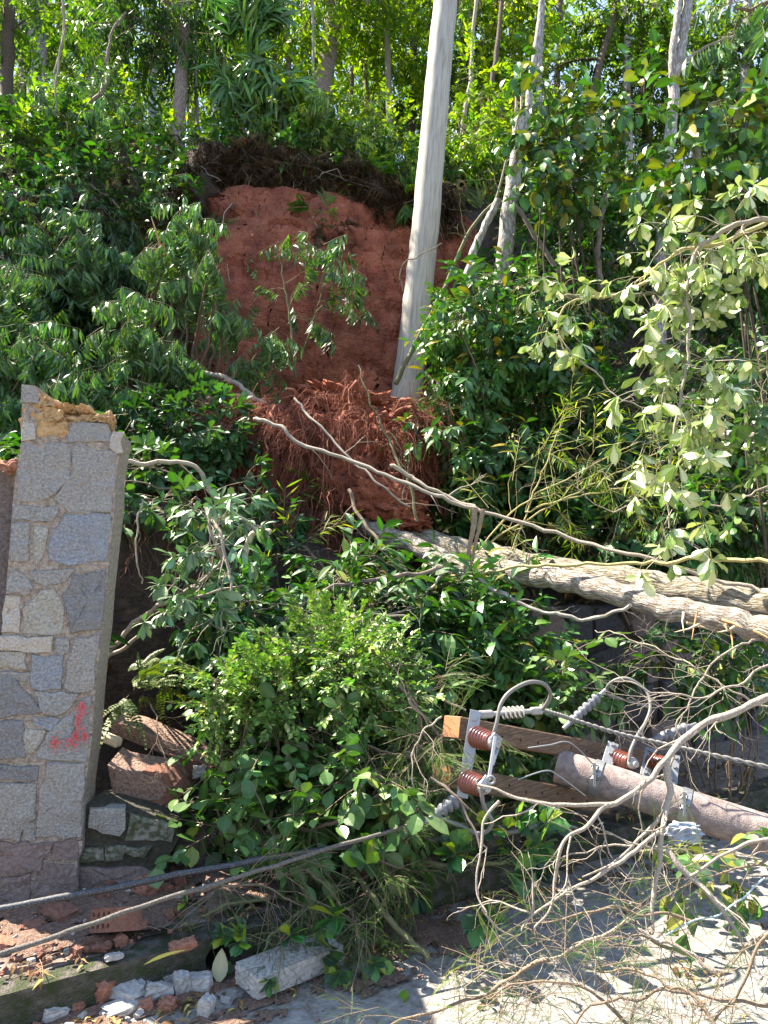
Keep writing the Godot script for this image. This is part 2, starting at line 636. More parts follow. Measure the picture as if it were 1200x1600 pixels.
# ---------------------------------------------------------------- leaves
func wide(shape: String, t: float) -> float:
	match shape:
		"lance":
			return pow(sin(PI * pow(t, .7)), .9)
		"obov":
			return pow(sin(PI * pow(t, 1.5)), .75)
		"round":
			return pow(sin(PI * pow(t, .95)), .6)
		"strap":
			return pow(sin(PI * pow(clampf(t, .02, 1.0), .8)), .5)
	return pow(sin(PI * pow(t, .72)), .8)


func leaf(s: Shape, x: Transform3D, L: float, W: float, shape: String, segs: int, fold: float, curl: float, col: Color) -> void:
	var rib := Color(col.r * 1.25 + .008, col.g * 1.18 + .008, col.b * 1.25 + .004)
	var last := [s.pt(x * Vector3.ZERO, rib)]
	for k in range(1, segs + 1):
		var t := float(k) / segs
		var y := -curl * L * t * t
		var z := L * (.08 + .92 * t)
		if k == segs:
			var e := s.pt(x * Vector3(0, y, z), col)
			s.tri(last[0], e, last[1])
			s.tri(last[1], e, last[2])
			return
		var w := W * .5 * wide(shape, t)
		var l := s.pt(x * Vector3(-w, y + fold * w, z), col)
		var m := s.pt(x * Vector3(0, y, z), rib)
		var r := s.pt(x * Vector3(w, y + fold * w, z), col)
		if last.size() == 1:
			s.tri(last[0], l, m)
			s.tri(last[0], m, r)
		else:
			s.quad(last[0], l, m, last[1])
			s.quad(last[1], m, r, last[2])
		last = [l, m, r]


# A species: five single leaves (variants) and three sprigs made of them.
func species(called: String, o: Dictionary) -> void:
	var vars := []
	var cols: Array = o.cols
	for k in 12:
		var c: Color = cols[k % cols.size()]
		if k == 11 and called in ["rounded", "bigleaf", "dark", "broad"]:
			c = Color(.15, .15, .03)
		c = Color(c.r * rnd(.95, 1.4), c.g * rnd(1.05, 1.4), c.b * rnd(.75, 1.1))
		var s := Shape.new()
		if o.kind == "needle":
			for j in 30:
				var t := j / 30.0
				for sd in [-1, 1, 2]:
					var d := Vector3(sd * .5 if sd < 2 else rnd(-.2, .2), rnd(-.3, .3) if sd < 2 else .45, .75).normalized()
					var at := Vector3(0, -o.curl * t * t * o.L, t * o.L)
					var a := s.pt(at + Vector3(.0009, 0, 0), c)
					var b := s.pt(at - Vector3(.0009, .0009, 0), c)
					var e := s.pt(at + d * o.W * (1.1 - t * .6) * rnd(.7, 1.2), c * 1.2)
					s.tri(a, b, e)
		elif o.kind == "frond":
			var n := 15
			for j in n:
				var t := (j + 1.0) / n
				for sd in [-1, 1]:
					var pl: float = o.W * pow(sin(PI * pow(t, .6) * .96), .7) * rnd(.85, 1.1)
					var at := Vector3(0, -o.curl * t * t * o.L, t * o.L)
					leaf(s, frame(Vector3(sd, rnd(-.25, .0), .35), Vector3.UP, at), pl, o.L / n * 1.15, "lance", 3, .1, .15, c * rnd(.85, 1.15))
		else:
			leaf(s, Transform3D(), o.L, o.W * rnd(.85, 1.15), o.shape, o.get("segs", 4), rnd(.1, .45), o.get("curl", .2) * rnd(.3, 1.8), c)
		vars.append(s)
	var sprigs := []
	for v in 3:
		var leafs := []
		var n: int = o.n
		for k in n:
			var sc := rnd(.7, 1.12)
			var at := Vector3.ZERO
			var d := Vector3.ZERO
			match o.kind:
				"rosette":
					var az := TAU * k / n + rnd(-.3, .3)
					var an := rnd(.55, 1.45)
					at = Vector3(0, 0, o.len * rnd(.85, 1.0))
					d = Vector3(cos(az) * sin(an), sin(az) * sin(an), cos(an))
				"strap":
					var az := rnd(0, TAU)
					var an := rnd(.2, 1.5)
					at = Vector3(0, 0, o.len * rnd(.3, 1.0))
					d = Vector3(cos(az) * sin(an), sin(az) * sin(an), cos(an))
				"needle", "frond":
					var az := (1.0 if k % 2 else -1.0) * rnd(.3, .9)
					at = Vector3(0, 0, o.len * (k / float(n)))
					d = Vector3(sin(az), rnd(-.25, .35), cos(az))
					sc *= 1.1 - .6 * k / n
				_:
					var az := (0.0 if k % 2 else PI) + rnd(-1.2, 1.2)
					var an := rnd(.5, 1.15)
					at = Vector3(0, 0, o.len * lerpf(.12, 1.0, float(k) / maxf(n - 1, 1)))
					d = Vector3(cos(az) * sin(an), sin(az) * sin(an) + .1, cos(an))
			var up := Vector3(rnd(-.4, .4), 1, rnd(-.4, .4))
			d += Vector3.DOWN * float(o.get("droop", .2)) * rnd(.4, 1.5)
			leafs.append([frame(d, up, at, sc), R.randi() % vars.size()])
		var s := Shape.new()
		for l in leafs:
			var g := rnd(.82, 1.18)
			s.join(vars[l[1]], l[0], Color(g, g, g))
		var am := s.mesh(M[o.mat])
		var w := Shape.new()
		tube(w, PackedVector3Array([Vector3(0, 0, -o.len * .25), Vector3(0, .01, o.len * .5), Vector3(0, 0, o.len)]), o.get("twig", .003), .0012, 3, 0, 1, false)
		if o.kind != "strap":
			am = w.mesh(M[o.get("wood", "brown_twig")], Vector3.ZERO, am)
		sprigs.append({"mesh": am, "leafs": leafs, "twig": w})
	var single := []
	for s in vars:
		single.append(s.mesh(M[o.mat]))
	SP[called] = {"sprigs": sprigs, "leaf": single, "wood": o.get("wood", "brown_twig"), "per": o.n, "word": o.get("word", "leaf")}


func flora() -> void:
	species("lance", {"kind": "alt", "L": .17, "W": .034, "shape": "lance", "n": 15, "len": .32, "curl": .3, "droop": 1.9, "mat": "leaf", "wood": "green_twig",
		"cols": [Color(.05, .1, .055), Color(.065, .125, .065), Color(.042, .088, .045), Color(.085, .15, .05)]})
	species("broad", {"kind": "alt", "L": .115, "W": .046, "shape": "broad", "n": 10, "len": .28, "curl": .3, "droop": .55, "mat": "leaf_gloss", "wood": "green_twig",
		"cols": [Color(.035, .095, .028), Color(.05, .125, .03), Color(.03, .075, .03), Color(.085, .165, .03)]})
	species("dark", {"kind": "alt", "L": .12, "W": .045, "shape": "broad", "n": 10, "len": .3, "curl": .25, "droop": .4, "mat": "leaf", "wood": "brown_twig",
		"cols": [Color(.026, .062, .028), Color(.032, .08, .03), Color(.045, .1, .03), Color(.025, .055, .032)]})
	species("obov", {"kind": "rosette", "L": .125, "W": .054, "shape": "obov", "n": 8, "len": .13, "curl": .15, "droop": .25, "mat": "leaf", "wood": "brown_twig",
		"cols": [Color(.045, .1, .05), Color(.06, .125, .06), Color(.035, .085, .04)]})
	species("pale", {"kind": "rosette", "L": .13, "W": .056, "shape": "obov", "n": 7, "len": .16, "curl": .2, "droop": .75, "mat": "leaf_dull", "wood": "pale_twig",
		"cols": [Color(.22, .28, .1), Color(.34, .39, .2), Color(.14, .21, .055), Color(.42, .44, .31), Color(.3, .33, .15), Color(.17, .25, .08)]})
	species("silver", {"kind": "rosette", "L": .12, "W": .045, "shape": "obov", "n": 7, "len": .14, "curl": .2, "droop": .5, "mat": "leaf_dull", "wood": "grey_twig",
		"cols": [Color(.085, .15, .085), Color(.12, .185, .115), Color(.06, .12, .06)]})
	species("ficus", {"kind": "rosette", "L": .115, "W": .068, "shape": "obov", "n": 8, "len": .15, "curl": .12, "droop": .1, "mat": "leaf_gloss", "wood": "green_twig",
		"cols": [Color(.035, .095, .032), Color(.05, .13, .035), Color(.03, .075, .045), Color(.13, .22, .025)]})
	species("rounded", {"kind": "alt", "L": .095, "W": .062, "shape": "round", "n": 8, "len": .3, "curl": .1, "droop": .45, "mat": "leaf_gloss", "wood": "green_twig",
		"cols": [Color(.05, .115, .035), Color(.08, .155, .055), Color(.035, .085, .03), Color(.12, .19, .06)]})
	species("bigleaf", {"kind": "alt", "L": .17, "W": .095, "shape": "round", "n": 8, "len": .4, "curl": .25, "droop": .65, "mat": "leaf_gloss", "wood": "brown_twig",
		"cols": [Color(.035, .085, .032), Color(.05, .12, .035), Color(.03, .07, .035), Color(.1, .18, .03)]})
	species("tiny", {"kind": "alt", "L": .042, "W": .024, "shape": "round", "segs": 3, "n": 22, "len": .24, "curl": .15, "droop": .1, "mat": "leaf_gloss", "wood": "brown_twig", "twig": .002,
		"cols": [Color(.085, .17, .035), Color(.125, .22, .055), Color(.055, .125, .03), Color(.24, .3, .15)]})
	species("cypress", {"kind": "needle", "L": .15, "W": .011, "n": 8, "len": .22, "curl": .25, "droop": .25, "mat": "leaf", "wood": "brown_twig", "twig": .0022, "word": "spray",
		"cols": [Color(.04, .09, .03), Color(.05, .11, .032), Color(.07, .12, .035)]})
	species("drycypress", {"kind": "needle", "L": .15, "W": .014, "n": 7, "len": .22, "curl": .2, "droop": .2, "mat": "leaf", "wood": "brown_twig", "twig": .0016, "word": "spray",
		"cols": [Color(.1, .15, .045), Color(.14, .16, .06), Color(.07, .13, .035)]})
	species("bamboo", {"kind": "alt", "L": .13, "W": .014, "shape": "lance", "segs": 3, "n": 10, "len": .32, "curl": .25, "droop": .35, "mat": "leaf_thin", "wood": "yellow_twig", "twig": .002,
		"cols": [Color(.13, .18, .045), Color(.18, .2, .06), Color(.09, .15, .035)]})
	species("fern", {"kind": "frond", "L": .42, "W": .055, "n": 6, "len": .1, "curl": .5, "droop": .2, "mat": "leaf", "wood": "green_twig", "word": "frond",
		"cols": [Color(.045, .085, .025), Color(.06, .11, .03), Color(.08, .11, .035)]})
	species("pinnate", {"kind": "frond", "L": .34, "W": .07, "n": 5, "len": .2, "curl": .35, "droop": .3, "mat": "leaf_thin", "wood": "green_twig", "word": "frond",
		"cols": [Color(.04, .1, .03), Color(.06, .13, .03), Color(.09, .16, .03)]})
	species("deadfern", {"kind": "frond", "L": .4, "W": .022, "n": 8, "len": .12, "curl": .8, "droop": 1.0, "mat": "leaf_dry", "wood": "brown_twig", "word": "frond",
		"cols": [Color(.04, .028, .018), Color(.07, .045, .028), Color(.025, .018, .013), Color(.11, .075, .045)]})
	species("strap", {"kind": "strap", "L": .42, "W": .055, "shape": "strap", "segs": 5, "n": 40, "len": .5, "curl": .7, "droop": .45, "mat": "leaf_gloss", "wood": "green_twig",
		"cols": [Color(.05, .11, .025), Color(.08, .16, .03), Color(.035, .085, .025)]})
	species("far", {"kind": "alt", "L": .14, "W": .06, "shape": "broad", "segs": 3, "n": 20, "len": .75, "curl": .3, "droop": .45, "mat": "leaf_thin", "wood": "brown_twig", "twig": .006,
		"cols": [Color(.07, .125, .022), Color(.1, .16, .022), Color(.05, .1, .022), Color(.14, .19, .022)]})
	species("farlance", {"kind": "alt", "L": .19, "W": .036, "shape": "lance", "segs": 3, "n": 22, "len": .7, "curl": .3, "droop": .9, "mat": "leaf_thin", "wood": "brown_twig", "twig": .006,
		"cols": [Color(.045, .1, .035), Color(.06, .12, .03), Color(.035, .08, .035)]})
	species("litter", {"kind": "alt", "L": .09, "W": .035, "shape": "broad", "segs": 3, "n": 5, "len": .2, "curl": .5, "droop": .0, "mat": "leaf_dry", "wood": "brown_twig",
		"cols": [Color(.13, .075, .035), Color(.2, .125, .06), Color(.08, .045, .025), Color(.26, .18, .09)]})


# ---------------------------------------------------------------- plants
func scatter(called: String, sp: String, spots: Array, parent: Node = null) -> void:   # many sprigs: [transform, tint]
	var from: Vector3 = org[parent] if parent else Vector3.ZERO
	for v in 3:
		var mine := []
		for k in range(v, spots.size(), 3):
			mine.append(spots[k])
		if mine.is_empty():
			continue
		var mm := MultiMesh.new()
		mm.transform_format = MultiMesh.TRANSFORM_3D
		mm.use_colors = true
		mm.mesh = SP[sp].sprigs[v].mesh
		mm.instance_count = mine.size()
		for k in mine.size():
			var x: Transform3D = mine[k][0]
			x.origin -= from
			mm.set_instance_transform(k, x)
			mm.set_instance_color(k, mine[k][1])
		var o := MultiMeshInstance3D.new()
		o.multimesh = mm
		o.set_meta("kind", "stuff")
		if parent:
			o.name = child_name(parent, called)
			parent.add_child(o, true)
		else:
			o.name = numbered(called)
			add_child(o, true)


func clusters(b: Array, o: Dictionary) -> Array:   # b: centre, radii, how many sprigs -> [[cluster centre, [[transform, tint] ..]] ..]
	var out := []
	var c: Vector3 = b[0]
	var rr: Vector3 = b[1]
	var many: int = b[2]
	var nc: int = maxi(3, int(many / float(o.get("per", 12))))
	var cr: float = o.get("clump", .34) * minf(rr.x, rr.y) + .04
	var tint: Color = o.get("tint", Color.WHITE)
	for k in nc:
		var d := rdir() * pow(R.randf(), .45)
		var cc := c + d * rr
		if cc.y < H(cc.x, cc.z) + .05 and behind(cc.x, cc.z) > .9:
			cc.y = H(cc.x, cc.z) + rnd(.05, .3)
		var g := rnd(.78, 1.25)
		var list := []
		for j in maxi(1, many / nc):
			var q := rdir()
			var at := cc + q * cr * pow(R.randf(), .5)
			var dir: Vector3 = q * .8 + d * float(o.get("out", .6)) + Vector3.DOWN * float(o.get("hang", .35)) + rdir() * .35
			var up := Vector3(rnd(-.35, .35), 1, rnd(-.35, .35))
			var h := g * rnd(.8, 1.2)
			var y := rnd(.9, 1.15)
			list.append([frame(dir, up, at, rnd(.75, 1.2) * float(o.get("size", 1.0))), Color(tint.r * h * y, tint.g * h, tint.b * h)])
		out.append([cc, list])
	return out


func ball(x: float, y: float, d: float, w: float, h: float, dep: float, many: int) -> Array:   # an ellipsoid of foliage, w and h in pixels at depth d
	return [P(x, y, d), Vector3(w / FOCAL * d, h / FOCAL * d, dep), many]


func plant(called: String, label: String, category: String, group: String, sp: String, roots: Array, balls: Array, o := {}) -> Node3D:
	var at: Vector3 = roots[0] if roots.size() else balls[0][0]
	var t := thing(called, at, label, category, group)
	var all := []
	for b in balls:
		all.append_array(clusters(b, o))
	var wood := Shape.new()
	var r: float = o.get("stem", .02)
	if roots.size():
		var k := 0
		for c in all:
			k += 1
			if k > int(o.get("limbs", 9)):
				break
			var a: Vector3 = roots[k % roots.size()]
			var m := a.lerp(c[0], .5) + Vector3(rnd(-.15, .15), rnd(.0, .25) * a.distance_to(c[0]) * .4, rnd(-.15, .15))
			tube(wood, crv([a, m, c[0]], 5, .05), r * rnd(.6, 1.0), r * .2, 5)
	var spots := []
	for c in all:
		spots.append_array(c[1])
	var quota: int = o.get("leaves", 0)
	if quota > 0:
		spots.sort_custom(func(p, q): return p[0].origin.distance_squared_to(EYE) < q[0].origin.distance_squared_to(EYE))
		var use := mini(spots.size(), quota / int(SP[sp].per))
		sprig_leaves(t, sp, spots.slice(0, use), wood)
		spots = spots.slice(use)
	if wood.v.size():
		obj("stem", wood, M[o.get("bark", "brown_twig")], t)
	if spots.size():
		scatter(o.get("word", "foliage"), sp, spots, t)
	return t


func sprig_leaves(t: Node3D, sp: String, spots: Array, wood: Shape) -> void:   # the sprigs nearest the viewer leaf by leaf
	for s in spots:
		var g: Dictionary = SP[sp].sprigs[R.randi() % 3]
		wood.join(g.twig, s[0])
		for l in g.leafs:
			var o := MeshInstance3D.new()
			o.mesh = SP[sp].leaf[l[1]]
			var x: Transform3D = s[0] * l[0]
			x.origin -= org[t]
			o.transform = x
			o.name = child_name(t, SP[sp].word)
			t.add_child(o, true)


# A bare or leafy limb: its line in space, side twigs, and sprigs at the twig ends.
func limb(called: String, label: String, category: String, group: String, line: Array, r0: float, r1: float, bark: String, o := {}) -> Node3D:
	var p := crv(line, 7, o.get("wob", .02))
	var t := thing(called, p[0], label, category, group)
	var s := Shape.new()
	tube(s, p, r0, r1, o.get("sides", 7), .25, o.get("power", 1.0))
	obj(o.get("main", "main_limb"), s, M[bark], t)
	var ends := []
	var wood := Shape.new()
	var L := 0.0
	for k in p.size() - 1:
		L += p[k].distance_to(p[k + 1])
	for k in int(o.get("twigs", 0)):
		var f := rnd(o.get("from", .15), 1.0)
		var j := clampi(int(f * (p.size() - 1)), 0, p.size() - 2)
		var d := (p[j + 1] - p[j]).normalized()
		var side := (rdir() + Vector3(0, float(o.get("lift", .1)), 0))
		side = (side - d * side.dot(d)).normalized()
		var tl: float = o.get("len", .35) * rnd(.4, 1.3)
		var dir := (side + d * rnd(.2, 1.1)).normalized()
		var tw := Shape.new()
		twiglet(tw, p[j], dir, tl, maxf(lerpf(r0, r1, f) * .36, .0018), int(o.get("forks", 2)), ends, o.get("bend", .35), o.get("sag", .15))
		obj("twig", tw, M[o.get("twigbark", bark)], t)
	if o.has("sp"):
		ends.append([p[p.size() - 1], (p[p.size() - 1] - p[p.size() - 2]).normalized()])
		var spots := []
		var tint: Color = o.get("tint", Color.WHITE)
		for e in ends:
			for k in int(o.get("each", 1)):
				var g := rnd(.8, 1.2)
				var dd: Vector3 = e[1] + rdir() * .6 + Vector3.DOWN * float(o.get("hang", .2))
				spots.append([frame(dd, Vector3(rnd(-.4, .4), 1, rnd(-.4, .4)), e[0] + rdir() * float(o.get("spread", .03)), rnd(.75, 1.2) * float(o.get("size", 1.0))), Color(tint.r * g, tint.g * g, tint.b * g)])
		var use := mini(spots.size(), int(o.get("leaves", 0)) / int(SP[o.sp].per))
		if use > 0:
			sprig_leaves(t, o.sp, spots.slice(0, use), wood)
			obj("fine_twigs", wood, M[SP[o.sp].wood], t).set_meta("kind", "stuff")
			spots = spots.slice(use)
		if spots.size():
			scatter(o.get("word", "foliage"), o.sp, spots, t)
	return t


func twiglet(s: Shape, at: Vector3, dir: Vector3, L: float, r: float, forks: int, ends: Array, bend := .35, sag := .15) -> void:
	var p := PackedVector3Array([at])
	var d := dir
	var n := 5
	for k in n:
		d = (d + rdir() * bend + Vector3.DOWN * sag * .3).normalized()
		var q := p[p.size() - 1] + d * L / n
		if q.y < .015 and behind(q.x, q.z) < .0:
			q.y = .015
			d.y = absf(d.y) * .3
		p.append(q)
		if forks > 0 and k > 0 and R.randf() < .45:
			twiglet(s, q, (d + rdir() * .9).normalized(), L * rnd(.3, .65), r * .6, forks - 1, ends, bend, sag)
	tube(s, p, r, r * .35, 4 if r < .006 else 5, 0, 1.0, false)
	ends.append([p[n], d])


# A standing tree: trunk through the given places, carried on down into the ground; limbs run to the foliage.
func tree(called: String, label: String, category: String, group: String, line: Array, r0: float, r1: float, bark: String, sp: String, balls: Array, o := {}) -> Node3D:
	var p := []
	p.append_array(line)
	var a: Vector3 = p[0]
	var d: Vector3 = (p[0] - p[1]).normalized()
	d = (d + Vector3.DOWN * .6).normalized()
	var tries := 0
	while a.y > H(a.x, a.z) - .1 and tries < 160:
		a += d * .06
		tries += 1
	if tries > 2:
		p.push_front(a)
	var q := crv(p, 7, o.get("wob", .03))
	var foot := Vector3(a.x, H(a.x, a.z), a.z)
	var t := thing(called, foot, label, category, group)
	var s := Shape.new()
	tube(s, q, r0, r1, o.get("sides", 10), o.get("lump", .22))
	for f in o.get("forks", []):
		tube(s, crv(f[0], 6, .03), f[1], f[2], 7, .2)
	var all := []
	for b in balls:
		all.append_array(clusters(b, o))
	var k := 0
	for c in all:
		k += 1
		if k > int(o.get("limbs", 10)):
			break
		var best := q[0]
		for w in q:
			if w.y < c[0].y - .2 and w.distance_to(c[0]) < best.distance_to(c[0]):
				best = w
		if best == q[0]:
			best = q[q.size() - 1]
		var reach: float = best.distance_to(c[0])
		if reach < 6.0:
			tube(s, crv([best, best.lerp(c[0], .5) + Vector3(0, .12 * reach, 0), c[0]], 4, .05), minf(r1 * .8, .012 + reach * .012), .006, 5, 0)
	obj("trunk", s, M[bark], t)
	var spots := []
	for c in all:
		spots.append_array(c[1])
	var quota: int = o.get("leaves", 0)
	if quota > 0:
		spots.sort_custom(func(u, v): return u[0].origin.distance_squared_to(EYE) < v[0].origin.distance_squared_to(EYE))
		var use := mini(spots.size(), quota / int(SP[sp].per))
		var wood := Shape.new()
		sprig_leaves(t, sp, spots.slice(0, use), wood)
		obj("fine_twigs", wood, M[SP[sp].wood], t).set_meta("kind", "stuff")
		spots = spots.slice(use)
	if spots.size():
		scatter("crown", sp, spots, t)
	return t


func foot(x: float, z: float) -> Vector3:
	return Vector3(x, H(x, z) - .03, z)


func under(x: float, y: float, d: float) -> Vector3:   # the ground straight below a place in the picture
	var p := P(x, y, d)
	return foot(p.x, p.z)


# ---------------------------------------------------------------- the scene
func _ready() -> void:
	R.seed = 20240611
	N.seed = 7
	N.frequency = 1.0
	N.fractal_octaves = 3
	N2.seed = 21
	N2.frequency = 1.0
	N2.fractal_octaves = 2
	var cam := Camera3D.new()
	cam.name = "camera"
	cam.transform = Transform3D(look, EYE)
	cam.fov = 65.0
	cam.near = 0.05
	cam.far = 400.0
	add_child(cam)
	cam.current = true
	var sky := ProceduralSkyMaterial.new()
	sky.sky_top_color = lin(.32, .47, .78)
	sky.sky_horizon_color = lin(.78, .9, 1.0)
	sky.sky_curve = .22
	sky.ground_bottom_color = lin(.1, .1, .08)
	sky.ground_horizon_color = lin(.3, .32, .3)
	sky.sun_angle_max = 12.0
	sky.energy_multiplier = .46
	var env := Environment.new()
	env.background_mode = Environment.BG_SKY
	env.sky = Sky.new()
	env.sky.sky_material = sky
	env.tonemap_mode = Environment.TONE_MAPPER_LINEAR
	env.tonemap_exposure = 4.7
	env.sdfgi_enabled = true
	env.ssao_enabled = true
	env.ssil_enabled = true
	var we := WorldEnvironment.new()
	we.name = "world"
	we.environment = env
	add_child(we)
	var sun := DirectionalLight3D.new()
	sun.name = "sun"
	sun.light_energy = 1.6
	sun.light_color = Color(1.0, .96, .89)
	sun.light_angular_distance = .5
	sun.shadow_enabled = true
	sun.look_at_from_position(Vector3(-.5, .8, -.27) * 30.0, Vector3.ZERO)
	add_child(sun)

	materials()
	flora()
	land()
	walls()
	fallen_pole()
	fallen_trunk()
	forest()
	hillside_plants()
	near_plants()
	branches()
	rubble()
	loose_cover()


# ---------------------------------------------------------------- ground
func kerb_z(x: float) -> float:
	return -3.34 - .675 * (x + .6)


func land() -> void:
	# road, one sheet as far as the land goes
	var s := Shape.new()
	for q in [[-90, 90], [90, 90], [90, -90], [-90, -90]]:
		s.pt(Vector3(q[0], -.16, q[1]))
	s.quad(0, 1, 2, 3)
	struct("ground", s, M["hill_soil"])
	s = Shape.new()
	var n := 60
	for a in n + 1:
		for b in n + 1:
			var x := -9.0 + 18.0 * a / n
			var z := lerpf(5.0, kerb_z(x) - .1, float(b) / n)
			s.pt(Vector3(x, N.get_noise_2d(x * .7, z * .7) * .012 - .006 * (1.0 - float(b) / n), z))
	for a in n:
		for b in n:
			var p := a * (n + 1) + b
			s.quad(p, p + 1, p + n + 2, p + n + 1)
	s.smooth()
	struct("road", s, M["asphalt"])
	# pavement behind the kerb
	s = Shape.new()
	n = 70
	for a in n + 1:
		for b in 13:
			var x := -4.5 + 13.0 * a / n
			var f := b / 12.0
			var p := Vector3(x, 0, kerb_z(x)) + Vector3(-.56, 0, -.83) * (.1 + f * 1.0)
			p.y = .137 + f * .035 + N.get_noise_3dv(p * 3.0) * .012
			s.pt(p)
	for a in n:
		for b in 12:
			var p := a * 13 + b
			s.quad(p, p + 1, p + 14, p + 13)
	s.smooth()
	struct("pavement", s, M["pavement"])
	# kerb, with the mouth of a drain pipe in its face
	var k := CSGCombiner3D.new()
	k.name = "kerb"
	k.set_meta("kind", "structure")
	var ang := atan2(.675, 1.0)
	k.transform = Transform3D(Basis(Vector3.UP, ang), Vector3(-.6, 0, -3.34))
	var bx := CSGBox3D.new()
	bx.name = "kerb_stone"
	bx.size = Vector3(13, .34, .16)
	bx.position = Vector3(2, -.03, -.08)
	bx.material = M["mossy_kerb"]
	k.add_child(bx)
	var hole := CSGCylinder3D.new()
	hole.name = "drain_hole"
	hole.radius = .052
	hole.height = .4
	hole.sides = 24
	hole.operation = CSGShape3D.OPERATION_SUBTRACTION
	hole.material = M["dark_hole"]
	hole.transform = Transform3D(Basis(Vector3.RIGHT, PI / 2), Vector3(-.07, .058, -.0))
	k.add_child(hole)
	add_child(k)
	# hillside
	s = Shape.new()
	var na := 150
	var nb := 170
	for a in na + 1:
		for b in nb + 1:
			var u := float(a) / na * 2.0 - 1.0
			var x := u * 7.0 + u * u * u * 16.0
			var f := float(b) / nb
			var z := kerb_z(x) - 1.15 - f * 9.0 - f * f * f * 36.0
			s.pt(Vector3(x, H(x, z), z))
	for a in na:
		for b in nb:
			var p := a * (nb + 1) + b
			s.quad(p, p + 1, p + nb + 2, p + nb + 1)
	s.smooth()
	struct("hillside", s, M["hill_soil"])
	# the red scar the landslide left, a skin of bare soil over the slope
	s = Shape.new()
	na = 150
	nb = 190
	for a in na + 1:
		for b in nb + 1:
			var x := -3.1 + 5.0 * a / na
			var z := -6.3 - 4.6 * b / nb
			var m := scar_mask(x, z)
			var e := .01
			var nx := (H(x + e, z) - H(x - e, z)) / (2 * e)
			var nz := (H(x, z + e) - H(x, z - e)) / (2 * e)
			var nr := Vector3(-nx, 1, -nz).normalized()
			var base := Vector3(x, H(x, z), z)
			var rough := N.get_noise_3d(x * 1.3, base.y * .9, z) * .05 + N.get_noise_3d(x * 5.0, base.y * 3.0, 2) * .022 + absf(N.get_noise_3d(x * 11.0, base.y * 7.0, 9)) * .03 + N.get_noise_3d(x * 16.0, base.y * 26.0, 5) * .035 - smoothstep(.1, .5, N.get_noise_3d(x * 2.0, base.y * 5.0, 33)) * .06
			var g := 1.0 + N.get_noise_3d(x * 1.1, base.y * 1.4, 40) * .45 + N.get_noise_3d(x * 7.0, base.y * 1.1, 60) * .28 + N.get_noise_3d(x * 14.0, base.y * 14.0, 80) * .2
			s.pt(base + nr * (lerpf(-.14, .17, m) + rough * m), Color(g, g * (1.0 + N.get_noise_3d(x * 2.0, base.y * 2.0, 90) * .3), g))
	for a in na:
		for b in nb:
			var p := a * (nb + 1) + b
			s.quad(p, p + 1, p + nb + 2, p + nb + 1)
	s.smooth()
	struct("landslide_scar", s, M["red_soil"])


# ---------------------------------------------------------------- walls
const WN := Vector3(.3, 0, .954)


func onwall(x: float, y: float, off := 0.0) -> Vector3:     # a place on the face of the broken wall
	var r := P(x, y, 1.0) - EYE
	var q := Vector3(-1.34, .16, -3.68) + WN * off
	return EYE + r * ((q - EYE).dot(WN) / r.dot(WN))


func wall_px(a: Array, sx: float, x0: float, y0: float, off := 0.0) -> Array:
	var o := []
	for k in range(0, a.size(), 2):
		o.append(onwall(x0 + a[k] * sx, y0 + a[k + 1] * sx, off))
	return o


